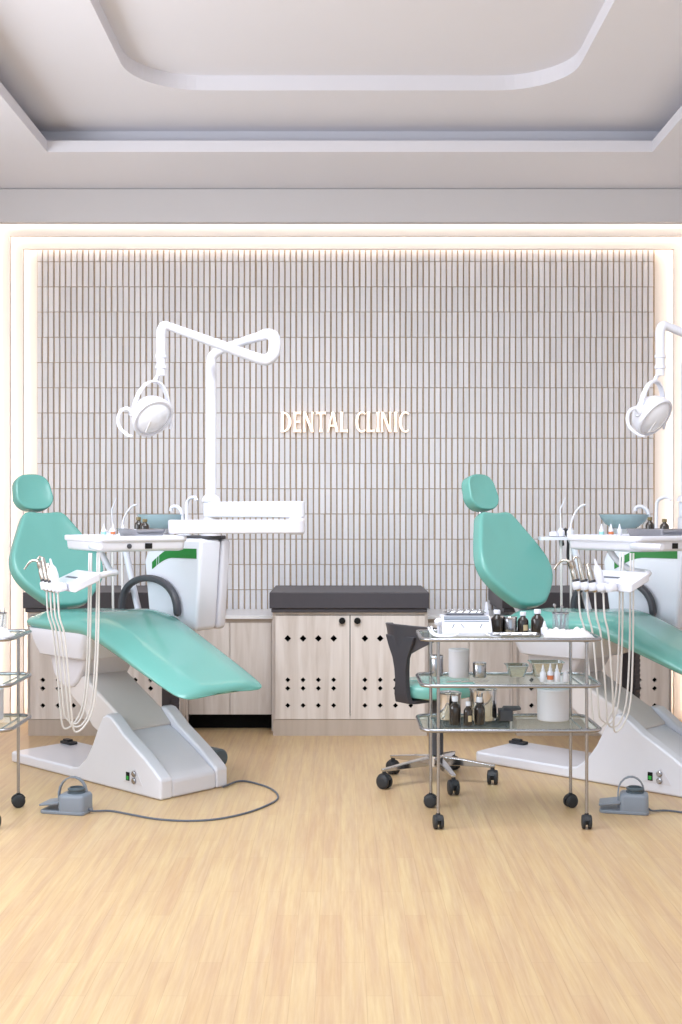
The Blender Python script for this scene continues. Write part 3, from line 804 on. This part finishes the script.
for k,t in enumerate(HPS):
    dup(t, T, ['bent-tip steel syringe in the holder at the cropped dental chair','long slim steel handpiece between two others at the cropped dental chair','short steel handpiece next to the white one at the cropped dental chair','white plastic handpiece in the holder at the cropped dental chair'][k], 'handpieces in the holder of the cropped chair')

# ------------------------------------------------------------------ things on the delivery table
def dropper(c, h=0.055, r=0.0105, cap='white', lab=None, name='dropper_bottle'):
    c = Vector(c); t = thing(name, c, 'x', 'dropper bottle')
    mb = MB(); mb.lathe([(r*0.9,0),(r,0.002),(r,h*0.5),(r*0.75,h*0.58),(r*0.45,h*0.62)], c, seg=14); obj('bottle', mb, 'white', t)
    mb = MB(); mb.lathe([(r*0.55,h*0.60),(r*0.55,h*0.72),(r*0.4,h*0.76),(r*0.2,h),(r*0.1,h)], c, seg=12); obj('nozzle_cap', mb, cap, t)
    if lab:
        mb = MB(); mb.lathe([(r*1.01,h*0.12),(r*1.03,h*0.12),(r*1.03,h*0.36),(r*1.01,h*0.36)], c, seg=14, caps=False); obj('label_band', mb, lab, t)
    return t
zt = 1.1385
for cpy, off, who in ((0,Vector((0,0,0)),LEFTC),(1,T,RIGHTC)):
    grp = 'dropper bottles on the tray of the '+who
    for (a,b,lb,tx) in ((0.05,0.165,'tealcap','pale teal banded dropper bottle on the delivery table of the '),(0.075,0.20,'orange','orange banded dropper bottle on the delivery table of the '),(0.085,0.245,None,'plain white dropper bottle on the delivery table of the ')):
        t = dropper(TBL(a,b,zt)+off, 0.056, 0.0115, 'white', lb); t['label'] = tx+who; t['group'] = grp

def pan(x0,x1,y0,y1,z0,h,fn,taper=0.012,th=0.0022,r=0.012):
    mb = MB()
    def R(e,z,rr): return [fn(p,q,z) for p,q in rrect(x0+e,x1-e,y0+e,y1-e,max(rr,0.002),4)]
    mb.loft([R(taper,z0,r), R(0,z0+h,r), R(-0.004,z0+h,r), R(-0.004,z0+h+0.002,r), R(0.001,z0+h+0.002,r), R(taper+th,z0+th,r)])
    return mb
def amber(c, h, r, cap='white', label='x', grp=None, lab=True, cat='bottle'):
    c = Vector(c); t = thing('medicine_bottle', c, label, cat, grp)
    mb = MB(); mb.lathe([(r*0.92,0),(r,0.004),(r,h*0.56),(r*0.9,h*0.65),(r*0.48,h*0.76),(r*0.42,h*0.8),(r*0.42,h*0.84)], c, seg=20); obj('bottle', mb, 'amber', t)
    mb = MB(); mb.lathe([(r*0.5,h*0.82),(r*0.55,h*0.83),(r*0.55,h*0.98),(r*0.5,h),(r*0.1,h)], c, seg=16); obj('cap', mb, cap, t)
    if lab:
        mb = MB(); n=6; vs=[]; 
        for zz in (h*0.16,h*0.42):
            for k in range(n+1):
                a = radians(-95+50*k/n); vs.append((c.x+(r+0.0006)*cos(a), c.y+(r+0.0006)*sin(a), c.z+zz))
        mb.add(vs, [(k,k+1,n+2+k,n+1+k) for k in range(n)]); obj('paper_label', mb, 'label', t)
    return t
for off, who in ((Vector((0,0,0)),LEFTC),(T,RIGHTC)):
    f = lambda p,q,z: TBL(p,q,z)+off
    o = obj('instrument_tray', pan(0.195,0.42,0.170,0.318,zt,0.034,f), 'steel', origin=TBL(0.32,0.2,zt)+off)
    tag(o, 'shallow steel tray with two bottles on the delivery table of the '+who, 'tray', 'steel trays on the delivery tables')
    z0 = zt+0.0025
    amber(TBL(0.275,0.245,z0)+off, 0.086, 0.020, 'goldcap', 'brown-capped bottle in the steel tray, farther one at the '+who, 'brown bottles in the delivery table trays', False)
    amber(TBL(0.372,0.235,z0)+off, 0.078, 0.0205, 'goldcap', 'brown-capped bottle in the steel tray, nearer one at the '+who, 'brown bottles in the delivery table trays', True)

# ------------------------------------------------------------------ foot pedals
pc = Vector((-1.128, 5.0, 0))
ped = thing('foot_pedal', pc, 'grey foot pedal with hoop handle on the floor before the uncropped dental chair', 'foot pedal', 'grey foot pedals')
def PD(a,b,z): # a along the pedal axis (screen right, slightly nearer), b depth
    th = radians(-14); return pc+Vector((a*cos(th)-b*sin(th), a*sin(th)+b*cos(th), z))
mb = MB(); mb.prism(rrect(-0.115,0.085,-0.055,0.055,0.02,4), 0.0, 0.014, PD); obj('base_plate', mb, 'pedal', ped, bevel=0.004)
mb = MB(); mb.loft([[PD(p,q,z) for p,q in rrect(-0.035+e,0.083-e,-0.053+e,0.053-e,0.022,5)] for e,z in ((0,0.013),(0,0.068),(0.004,0.078),(0.012,0.083))]); obj('housing', mb, 'pedal', ped)
mb = MB(); mb.prism([(-0.118,0.028),(-0.03,0.040),(-0.03,0.052),(-0.118,0.038)], -0.05, 0.05, lambda p,q,w: PD(p,w,q)); obj('treadle', mb, 'pedal', ped, bevel=0.004)
mb = MB(); mb.lathe([(0.036,0.082),(0.036,0.088),(0.031,0.090),(0.031,0.094),(0.036,0.096),(0.036,0.101),(0.028,0.106),(0.024,0.100),(0.005,0.099)], PD(0.028,0,0), seg=24); obj('bellows_button', mb, 'pedal_dark', ped)
mb = MB(); rings=[]
hp = [PD(-0.040, -0.02, 0.02), PD(-0.040,-0.02,0.085)] + [PD(0.012-0.052*cos(radians(a)), -0.02+0.04*(a/180), 0.085+0.062*sin(radians(a))) for a in range(20,181,20)] + [PD(0.064,0.02,0.078)]
for i,p in enumerate(hp):
    t=(hp[min(i+1,len(hp)-1)]-hp[max(i-1,0)]).normalized(); b=(PD(0,1,0)-PD(0,0,0)); b=(b-t*b.dot(t)).normalized(); q=t.cross(b)
    rings.append([p+b*e+q*g for e,g in ((0.009,0.003),(-0.009,0.003),(-0.009,-0.003),(0.009,-0.003))])
mb.loft(rings); obj('hoop_handle', mb, 'pedal', ped, bevel=0.001)
def fl(px,py,z=0.005): Y=1500/(py-512.0); return Vector(((px-341)*Y/1200,Y,z))
mb = MB(); mb.tube([PD(0.08,0.0,0.02), PD(0.10,0.0,0.010)]+[fl(*p) for p in ((110,812),(130,815.5),(155,820),(185,822),(215,820.5),(245,814.5),(268,806),(278,799),(273,791),(258,785),(240,782))]+[C(1.315,0.15,0.008)], 0.0042, 8, 5)
obj('cable', mb, 'cord', ped)
ped2 = dup(ped, T+Vector((0,0.005,0)), 'grey foot pedal with hoop handle on the floor beside the glass trolley')

# ------------------------------------------------------------------ trolley
trol = thing('trolley', (0.675,4.905,0), 'three-tier glass and chrome trolley full of bottles, before the stool', 'trolley', 'glass and chrome trolleys')
LX0, LX1, LY0, LY1 = 0.384, 0.970, 4.737, 5.080
RX0, RX1, RY0, RY1 = 0.320, 1.030, 4.726, 5.092
def caster(c, r, ang, parent, stem_top):
    c = Vector(c); ax = Vector((cos(ang), sin(ang), 0)); w = r*0.52
    k = bpy.data.objects
    mb = MB(); hub = c+Vector((0,0,r))
    mb.lathe([(r*0.45,-w*0.5),(r*0.45,w*0.5)], hub, ax, 14)
    # hood over the two wheels
    fw = Vector((-ax.y, ax.x, 0)); rings=[]
    for q in range(9):
        a = radians(20+140*q/8); p = hub+fw*(cos(a)*r*1.07)+Vector((0,0,sin(a)*r*1.07))
        n = fw*cos(a)+Vector((0,0,sin(a)))
        rings.append([p+ax*(w*0.55)+n*0.002, p-ax*(w*0.55)+n*0.002, p-ax*(w*0.55)-n*0.002, p+ax*(w*0.55)-n*0.002])
    mb.loft(rings); mb.lathe([(r*0.3,0),(r*0.3,stem_top-c.z-r*2.0)], c+Vector((0,0,r*2.0)), seg=10)
    h = obj('caster', mb, 'rubber', parent)
    for sg in (-1,1):
        m2 = MB(); m2.lathe([(r*0.3,w*0.42),(r*0.92,w*0.42),(r,w*0.55),(r,w*1.1),(r*0.9,w*1.32),(r*0.55,w*1.45),(r*0.05,w*1.48)], hub, ax*sg, 20)
        obj('wheel', m2, 'rubber', h)
i = 0
for lx, ly, ang in ((LX0,LY0,0.12),(LX1,LY0,-0.1),(LX0-0.004,LY1,pi/2-0.35),(LX1+0.002,LY1,pi/2+0.4)):
    mb = MB(); mb.tube([(lx,ly,0.060),(lx,ly,0.746)], 0.0066, 12); obj('leg', mb, 'steel', trol)
    caster((lx,ly,0.0), 0.0275, ang, trol, 0.062)
for z in (0.746, 0.564, 0.388):
    mb = MB(); pts = rrect(RX0,RX1,RY0,RY1,0.055,6); pts = pts+[pts[0],pts[1]]
    mb.tube([(a,b,z) for a,b in pts], 0.0078, 10, caps=False)
    mb.tube([(LX0,RY0,z-0.012),(LX0,RY1,z-0.012)], 0.004, 8); mb.tube([(LX1,RY0,z-0.012),(LX1,RY1,z-0.012)], 0.004, 8)
    r = obj('shelf_rail', mb, 'steel', trol, angle=60)
    mb = MB(); mb.prism(rrect(RX0+0.009,RX1-0.009,RY0+0.009,RY1-0.009,0.048,6), z-0.003, z+0.003, lambda p,q,w: (p,q,w)); obj('glass_shelf', mb, 'glass', trol, smooth=False)
ZT, ZM, ZL = 0.7495, 0.5675, 0.3915
trol2 = dup(trol, (-2.338,0,0), 'glass and chrome trolley mostly outside the frame, with only one end visible')

# --- top shelf
def X(px, Y): return (px-341)*Y/1200
dv = thing('control_box', (0.505,4.90,ZT), 'white box with slanted control panel on the trolley top shelf', 'medical device')
mb = MB(); mb.prism([(4.79,ZT+0.001),(4.79,ZT+0.022),(4.83,ZT+0.062),(4.86,ZT+0.080),(4.95,ZT+0.080),(4.95,ZT+0.001)], 0.405, 0.606, lambda p,q,w: (w,p,q)); obj('housing', mb, 'white', dv, bevel=0.006, bseg=3)
def SL(x,t,w): # slanted face coordinates
    p = Vector((x,4.79,ZT+0.022)).lerp(Vector((x,4.83,ZT+0.062)), t); return p+Vector((0,-0.707,0.707))*w
mb = MB(); mb.box(0.415,0.596,0.9,1.0,0.0,0.001,fn=SL); 
mb.prism([(4.834,ZT+0.0665),(4.853,ZT+0.0775),(4.852,ZT+0.079),(4.833,ZT+0.068)], 0.415, 0.596, lambda p,q,w: (w,p,q)); obj('display_strip', mb, 'pedal', dv, smooth=False)
for xx, sl in ((0.445,0.010),(0.495,-0.014),(0.555,0.012)):
    mb = MB(); mb.add([SL(xx-0.002,0.3,0.001),SL(xx+0.002,0.3,0.001),SL(xx+sl+0.002,0.72,0.001),SL(xx+sl-0.002,0.72,0.001)],[(0,1,2,3)]); obj('panel_mark', mb, 'cord', dv, smooth=False)
mb = MB(); mb.lathe([(0.012,0),(0.017,0.006),(0.017,0.018),(0.009,0.026)], (0.394,4.84,ZT+0.046), (-0.1,-0.3,1), 16); mb.tube([(0.394,4.84,ZT+0.05),(0.394,4.845,ZT+0.004)], 0.006, 8); obj('side_knob', mb, 'white', dv)
mb = MB(); mb.tube([(0.352,4.83,ZT+0.036),(0.362,4.80,ZT+0.016),(0.385,4.775,ZT+0.006),(0.43,4.765,ZT+0.006),(0.46,4.765,ZT+0.012),(0.463,4.785,ZT+0.022)], 0.0042, 8, 5); obj('lead', mb, 'white', dv)
mb = MB(); mb.tube([(0.366,4.87,ZT+0.036),(0.372,4.85,ZT+0.016),(0.392,4.83,ZT+0.006),(0.41,4.80,ZT+0.01)], 0.0042, 8, 5); obj('lead', mb, 'white', dv)
mb = MB(); mb.tube([(0.575,4.788,ZT+0.02),(0.585,4.77,ZT+0.012),(0.61,4.765,ZT+0.006),(0.635,4.77,ZT+0.006)], 0.0042, 8, 5); obj('lead', mb, 'white', dv)
mb = MB(); mb.loft([[(0.600+a*sx_,4.955+b,z) for a,b in ((-0.012,-0.002),(0.012,-0.002),(0.012,0.002),(-0.012,0.002))] for z,sx_ in ((ZT+0.0,0.6),(ZT+0.05,1.0),(ZT+0.085,0.8),(ZT+0.13,0.25))])
tag(obj('spatula', mb, 'white', origin=(0.6,4.955,ZT)), 'white pointed spatula standing behind the control box on the trolley', 'spatula')
zb = ZT+0.0805
tag(obj('tool_tray', pan(0.425,0.585,4.868,4.945,zb,0.010,lambda a,b,c:(a,b,c),0.006), 'steel', origin=(0.505,4.9,zb)), 'small steel tool tray lying on the white control box', 'tray')
for k in range(5):
    xx = 0.445+0.028*k; y0 = 4.878+0.006*(k%2); z = zb+0.008
    mb = MB(); mb.tube([(xx-0.012,y0,z),(xx,y0+0.03,z+0.004),(xx+0.008,y0+0.045,z+0.006),(xx+0.014,y0+0.05,z+0.012)], [0.003,0.0032,0.002,0.0012], 8, 3)
    tag(obj('dental_probe', mb, 'steel', origin=(xx,y0,zb+0.003)), 'thin steel probe in the small tray on the white control box', 'dental probe', 'steel probes in the tool tray')
amber((X(497,4.93),4.93,ZT+0.001), 0.098, 0.0255, 'white', 'dark bottle beside the white control box on the trolley top shelf', 'dark bottles on the trolley top shelf', False)
amber((X(523,4.93),4.93,ZT+0.001), 0.090, 0.0230, 'white', 'dark bottle just right of the grey jar on the trolley top shelf', 'dark bottles on the trolley top shelf', True)
amber((X(537.5,4.92),4.92,ZT+0.001), 0.101, 0.0265, 'white', 'dark bottle nearest the glass beaker on the trolley top shelf', 'dark bottles on the trolley top shelf', False)
def jar(x,y,z,h,r,label,m='steel',lid=True):
    t = thing('steel_jar', (x,y,z), label, 'jar')
    mb = MB(); mb.lathe([(r*0.96,0),(r,0.003),(r,h*0.84),(r*0.97,h*0.86),(r*0.2,h*0.86)], (x,y,z)); obj('body', mb, m, t)
    if lid:
        mb = MB(); mb.lathe([(r*1.04,h*0.85),(r*1.05,h*0.87),(r*1.05,h*0.97),(r*0.98,h),(r*0.1,h)], (x,y,z)); obj('lid', mb, 'chrome', t)
    return t
jar(X(510,4.93),4.93,ZT+0.001,0.072,0.0285,'grey steel jar between two dark bottles on the trolley top shelf')
t = dropper((X(544.5,4.84),4.84,ZT+0.001),0.060,0.0150); props(t,'small white dropper bottle beside the beaker on the trolley top shelf',None)
tag(obj('instrument_tray', pan(X(489,4.80),X(541,4.80),4.765,4.86,ZT+0.001,0.010,lambda a,b,c:(a,b,c),0.006), 'steel', origin=(0.7,4.8,ZT+0.001)), 'narrow steel tray before the dark bottles on the trolley top shelf', 'tray')
for k in range(4):
    xx = X(496,4.8)+0.045*k
    mb = MB(); mb.tube([(xx-0.015,4.79+0.008*(k%2),ZT+0.0075),(xx+0.012,4.82,ZT+0.009),(xx+0.022,4.83,ZT+0.014)], [0.0028,0.003,0.0014], 8, 3)
    tag(obj('dental_mirror', mb, 'chrome', origin=(xx,4.8,ZT+0.004)), 'thin steel instrument in the narrow tray before the dark bottles', 'dental instrument', 'instruments in the narrow trolley tray')
# beaker with tools (also on the second trolley)
bx, by = X(560.5,4.93), 4.93
bk = thing('beaker', (bx,by,ZT), 'clear beaker holding steel tools on the trolley top shelf', 'beaker', 'beakers of tools on the trolleys')
mb = MB(); mb.lathe([(0.005,0.001),(0.032,0.001),(0.034,0.004),(0.034,0.086),(0.032,0.086),(0.032,0.006),(0.004,0.005)], (bx,by,ZT), seg=28); obj('cup', mb, 'beaker', bk)
mb = MB(); mb.lathe([(0.0335,0.083),(0.0355,0.084),(0.0355,0.088),(0.0335,0.088)], (bx,by,ZT), seg=28, caps=False); obj('rim', mb, 'steel', bk)
TOOLS=[]
for k,(dx,dy,tx,ty,h) in enumerate(((-0.022,0.005,-0.004,0,0.10),(-0.012,-0.010,-0.014,0,0.118),(0.0,0.012,0.004,0,0.102),(0.006,-0.008,-0.002,0,0.112),(0.016,0.004,0.008,0,0.098),(0.022,-0.004,0.004,0,0.108))):
    p0 = Vector((bx+dx*0.6,by+dy,ZT+0.0055)); p1 = Vector((bx+dx+tx,by+dy+ty,ZT+h))
    mb = MB(); mb.tube([p0,p0.lerp(p1,0.85),p1], [0.003,0.0028,0.0018], 8)
    if k in (1,3): mb.lathe([(0.002,-0.002),(0.007,0),(0.002,0.002)], p1, (0.2,-1,0.3), 12)
    o = obj('dental_tool', mb, 'steel', origin=p0)
    tag(o, 'slim steel tool standing in the clear beaker on the bottle trolley', 'dental tool', 'steel tools in the beaker of the bottle trolley'); TOOLS.append(o)
S = Vector((-2.338,0,0))
S2 = S+Vector((0.028,0,0))
dup(bk, S2, 'clear beaker of tools cut by the edge, on the trolley mostly outside the frame')
for o in TOOLS[2:]: dup(o, S2, 'slim steel tool in the beaker cut by the edge on the half-seen trolley', 'steel tools in the beaker of the half-seen trolley')
# crumpled white cloth
def cloth(name, x0, x1, y0, y1, z, seed, amp):
    rnd = random.Random(seed); nx, ny = 26, 12; ph = [rnd.uniform(0,6.28) for _ in range(6)]
    top=[]; 
    for j in range(ny+1):
        for i in range(nx+1):
            u, v = i/nx, j/ny
            ex = 0.5+0.5*min(1,(min(u,1-u)*6)); ew = 1+0.12*sin(9*v+ph[0])*0.5
            xx = x0+(x1-x0)*(0.5+(u-0.5)*ew); yy = y0+(y1-y0)*(0.5+(v-0.5)*(1+0.2*sin(7*u+ph[1])))
            e = min(1, min(u,1-u)*8, min(v,1-v)*5)
            h = 0.004+amp*e*(0.55+0.25*sin(13*u+ph[2]+3*v)+0.25*sin(17*v+8*u+ph[3])+0.15*sin(31*u-9*v+ph[4]))
            top.append((xx,yy,z+h))
    n = (nx+1)*(ny+1); bot=[(a,b,z) for a,b,_ in top]
    fs=[]
    for j in range(ny):
        for i in range(nx):
            q=j*(nx+1)+i; fs.append((q,q+1,q+nx+2,q+nx+1)); fs.append((n+q+nx+1,n+q+nx+2,n+q+1,n+q))
    ring=[i for i in range(nx+1)]+[j*(nx+1)+nx for j in range(1,ny+1)]+[ny*(nx+1)+i for i in range(nx-1,-1,-1)]+[j*(nx+1) for j in range(ny-1,0,-1)]
    for a,b in zip(ring,ring[1:]+ring[:1]): fs.append((a,n+a,n+b,b))
    mb = MB(); mb.add(top+bot, fs); return obj(name, mb, 'paper', origin=((x0+x1)/2,(y0+y1)/2,z), angle=80)
cl = cloth('paper_cloth', X(543,4.80), X(591,4.80), 4.752, 4.868, ZT+0.001, 3, 0.030)
tag(cl, 'crumpled white cloth before the beaker on the bottle trolley', 'cloth', 'white cloths on the trolleys')
dup(cl, S+Vector((0.02,0,0)), 'crumpled white cloth on the half-seen trolley cut by the edge')

# --- middle shelf
jar(X(436.5,5.0),5.0,ZM,0.086,0.0275,'steel canister at the stool end of the trolley middle shelf')
def canister(c, r, h, label, grp=None):
    t = thing('canister', c, label, 'canister', grp)
    mb = MB(); mb.lathe([(r*0.94,0),(r,0.004),(r,h*0.93),(r*0.9,h*0.93)], c, seg=32); obj('body', mb, 'white2', t)
    mb = MB(); mb.lathe([(r*0.99,h*0.93),(r*1.02,h*0.935),(r*1.02,h*0.985),(r*0.96,h),(r*0.05,h)], c, seg=32); obj('lid', mb, 'white', t)
    return t
canister((X(458.7,4.97),4.97,ZM), 0.042, 0.116, 'white lidded canister on the trolley middle shelf')
jar(X(479.5,4.96),4.96,ZM,0.062,0.0275,'short steel jar beside the white canister on the middle shelf')
for (a,b,h,lb) in ((506,527,0.045,'small tapered steel pan beside the jar on the middle shelf'),(530,562,0.058,'large tapered steel pan behind the dropper bottles on the middle shelf')):
    tag(obj('steel_pan', pan(X(a,5.0),X(b,5.0),4.95,5.05,ZM,h,lambda p,q,z:(p,q,z),0.014), 'chrome', origin=(X((a+b)/2,5.0),5.0,ZM)), lb, 'pan', 'steel pans on the middle shelf')
for k,(px,lb,lab) in enumerate(((543,'white dropper bottle on the middle shelf, nearest the small steel pan',None),(550.3,'orange-marked white dropper bottle, the middle one on the trolley middle shelf','orange'),(557,'white dropper bottle on the middle shelf next to the squat white bottle',None))):
    t = dropper((X(px,4.83),4.83,ZM),0.068 if k!=1 else 0.072,0.0128,'white',lab); props(t,lb,None,'dropper bottles on the middle shelf')
mb = MB(); c=(X(566,4.83),4.83,ZM); mb.lathe([(0.0125,0),(0.0135,0.002),(0.0135,0.03),(0.008,0.034),(0.008,0.044),(0.001,0.045)], c, seg=16)
tag(obj('squat_bottle', mb, 'white2', origin=c), 'squat white bottle at the end of the dropper row on the middle shelf', 'bottle')
for k in range(3):
    xx = X(447+14*k,4.80); mb = MB(); mb.tube([(xx,4.80,ZM+0.0035),(xx+0.05,4.815,ZM+0.0035),(xx+0.06,4.82,ZM+0.008)], [0.003,0.003,0.0015], 8)
    tag(obj('dental_probe', mb, 'chrome', origin=(xx,4.8,ZM)), 'thin steel probe lying on the glass before the white canister', 'dental probe', 'steel probes lying on the middle shelf')

# --- lower shelf
def pot(c, r, h, label):
    t = thing('steel_pot', c, label, 'pot', 'chrome pots on the lower shelf')
    mb = MB(); mb.lathe([(r*0.95,0),(r,0.005),(r,h*0.86),(r*0.9,h*0.86)], c, seg=32); obj('body', mb, 'chrome', t)
    mb = MB(); mb.lathe([(r*0.99,h*0.86),(r*1.05,h*0.865),(r*1.05,h*0.90),(r*0.9,h*0.94),(r*0.3,h*0.96),(r*0.15,h*0.965),(r*0.15,h),(r*0.02,h)], c, seg=32); obj('lid', mb, 'chrome', t)
pot((X(449,4.99),4.99,ZL), 0.050, 0.118, 'smaller chrome pot on the lower shelf at the stool end')
pot((X(483,4.97),4.97,ZL), 0.056, 0.140, 'larger chrome pot behind the dark bottles on the lower shelf')
amber((X(455,4.86),4.86,ZL), 0.112, 0.0235, 'white', 'tall dark bottle before the smaller chrome pot on the lower shelf', 'dark bottles on the lower shelf', False)
amber((X(468,4.84),4.84,ZL), 0.094, 0.0180, 'white', 'short dark bottle with cream label between two taller ones, lower shelf', 'dark bottles on the lower shelf', True)
amber((X(479.5,4.86),4.86,ZL), 0.108, 0.0225, 'white', 'tall dark bottle before the larger chrome pot on the lower shelf', 'dark bottles on the lower shelf', False)
mb = MB(); x0, x1 = X(499,4.95), X(512,4.95)
mb.box(x0,x1,4.92,4.99,ZL,ZL+0.045); mb.prism([(ZL+0.03,x0+0.01),(ZL+0.055,x0+0.02),(ZL+0.055,x1+0.035),(ZL+0.045,x1+0.035),(ZL+0.04,x1)], 4.93, 4.98, lambda p,q,w:(q,w,p))
tag(obj('dark_box', mb, 'greygrip', origin=((x0+x1)/2,4.95,ZL), bevel=0.003), 'dark grey box with a side lip on the lower shelf', 'box')
big = canister((X(553,4.96),4.96,ZL), 0.065, 0.132, 'large plain white canister on the lower shelf of the bottle trolley', 'large white canisters on the lower shelves')
dup(big, S, 'large white canister cut by the edge on the half-seen trolley')

# ------------------------------------------------------------------ stool
SCx, SCy = 0.440, 5.555
stool = thing('stool', (SCx,SCy,0), 'swivel stool with teal seat and dark curved back, behind the bottle trolley', 'stool')
feet = [(0.196,5.423,0.9),(0.497,5.304,0.15),(0.696,5.51,-0.2),(0.543,5.814,0.7),(0.248,5.725,0.5)]
mb = MB(); mb.lathe([(0.03,0.075),(0.04,0.078),(0.04,0.125),(0.034,0.13)], (SCx,SCy,0)); obj('hub', mb, 'chrome', stool)
for fx,fy,an in feet:
    a = Vector((SCx,SCy,0)); b = Vector((fx,fy,0)); d = (b-a).normalized(); q = Vector((-d.y,d.x,0)); L=(b-a).length
    mb = MB(); mb.loft([[a+d*l+q*w*sg+Vector((0,0,z)) for sg,z in ((-1,z0),(1,z0),(1,z1),(-1,z1))] for l,w,z0,z1 in ((0.03,0.020,0.082,0.122),(0.12,0.017,0.081,0.112),(L-0.01,0.012,0.078,0.092),(L+0.012,0.010,0.078,0.090))])
    obj('star_leg', mb, 'chrome', stool, bevel=0.003)
    caster((fx,fy,0.0), 0.033, an, stool, 0.080)
mb = MB(); mb.lathe([(0.034,0.128),(0.034,0.30),(0.022,0.302),(0.022,0.385),(0.05,0.39),(0.05,0.402)], (SCx,SCy,0)); obj('gas_column', mb, 'greygrip', stool)
mb = MB(); mb.lathe([(0.05,0.400),(0.16,0.402),(0.178,0.41),(0.186,0.435),(0.180,0.458),(0.16,0.470),(0.08,0.474),(0.005,0.474)], (SCx,SCy,0), seg=40); obj('seat', mb, 'teal', stool)
# curved back: band wrapped about the seat, narrowing into a stem
mb = MB(); RB = 0.212; nphi, nz = 20, 6; RO = radians(37)
def bpt(i, j, d):
    u = -1+2*i/nphi; phi = pi + radians(62)*u + RO
    zt_ = 0.742-0.012*abs(u)**2; zl = 0.575+0.105*min(1,abs(u)*1.2)**0.9
    z = zl+(zt_-zl)*j/nz; r = RB+d+0.012*(j/nz)**2
    return (SCx+r*cos(phi), SCy+r*sin(phi)*0.97, z)
o_ = [[bpt(i,j,0.011) for j in range(nz+1)] for i in range(nphi+1)]; i_ = [[bpt(i,j,-0.011) for j in range(nz+1)] for i in range(nphi+1)]
mb.loft([o_[i]+i_[i][::-1] for i in range(nphi+1)])
BR = Vector((cos(pi+RO), sin(pi+RO), 0)); BT = Vector((-BR.y, BR.x, 0)); BC = Vector((SCx,SCy,0))
def BP(r, t, z): return BC+BR*r+BT*t+Vector((0,0,z))
rings = []
for r,w,z,tk in ((0.214,0.100,0.69,0.008),(0.213,0.078,0.64,0.009),(0.210,0.052,0.59,0.011),(0.206,0.041,0.54,0.013),(0.203,0.037,0.48,0.014),(0.203,0.043,0.425,0.014)):
    rings.append([BP(r-tk,-w,z),BP(r+tk,-w,z),BP(r+tk,w,z),BP(r-tk,w,z)])
rings.append([BP(0.180,-0.05,0.395),BP(0.204,-0.05,0.385),BP(0.204,0.05,0.385),BP(0.180,0.05,0.395)])
for r in (0.16,0.03):
    rings.append([BP(r,-0.055,0.399),BP(r,-0.055,0.382),BP(r,0.055,0.382),BP(r,0.055,0.399)])
mb.loft(rings)
obj('back_support', mb, 'stoolgrey', stool, bevel=0.004)

# ------------------------------------------------------------------ light
W = bpy.data.worlds.new('daylight'); SC.world = W; W.use_nodes = True
bg = W.node_tree.nodes['Background']; bg.inputs['Color'].default_value = (0.74, 0.87, 1.0, 1); bg.inputs['Strength'].default_value = 1.7
def area(name, loc, rot, sx, sy, power, col):
    l = bpy.data.lights.new(name, 'AREA'); l.shape = 'RECTANGLE'; l.size = sx; l.size_y = sy; l.energy = power; l.color = col
    o = bpy.data.objects.new(name, l); o.location = loc; o.rotation_euler = rot; COL.objects.link(o); return o
cl_ = area('ceiling_panel_lamp', (CX, 3.80, 3.325), (0,0,0), 1.7, 1.9, 62, (0.88,0.94,1.0)); cl_.data.spread = radians(150)
wl = area('added_wall_fill', (CX, 3.95, 3.12), (radians(49),0,0), 3.2, 0.3, 16, (0.88,0.94,1.0)); wl.data.spread = radians(78)  # unseen fill, added to brighten the tiled wall, cabinets and far floor
area('side_window_light', (XL+0.05, 3.2, 1.8), (0, radians(-90), 0), 1.8, 3.2, 135, (0.84,0.91,1.0))

SC.view_settings.view_transform = 'Standard'
SC.view_settings.look = 'None'
SC.view_settings.gamma = 1.0
SC.view_settings.use_curve_mapping = False
SC.view_settings.exposure = -0.2
SC.cycles.max_bounces = 10
SC.cycles.transparent_max_bounces = 16
SC.cycles.caustics_reflective = False
SC.cycles.use_denoising = True
SC.cycles.sample_clamp_indirect = 6.0

cam = bpy.data.cameras.new('camera'); co = bpy.data.objects.new('camera', cam); COL.objects.link(co)
co.location = (0, 0, 1.25); co.rotation_euler = (pi/2, 0, 0)
cam.sensor_fit = 'VERTICAL'; cam.sensor_height = 36.0; cam.sensor_width = 24.0; cam.lens = 36.0*1200/1024
cam.clip_start = 0.05; cam.clip_end = 50
SC.camera = co
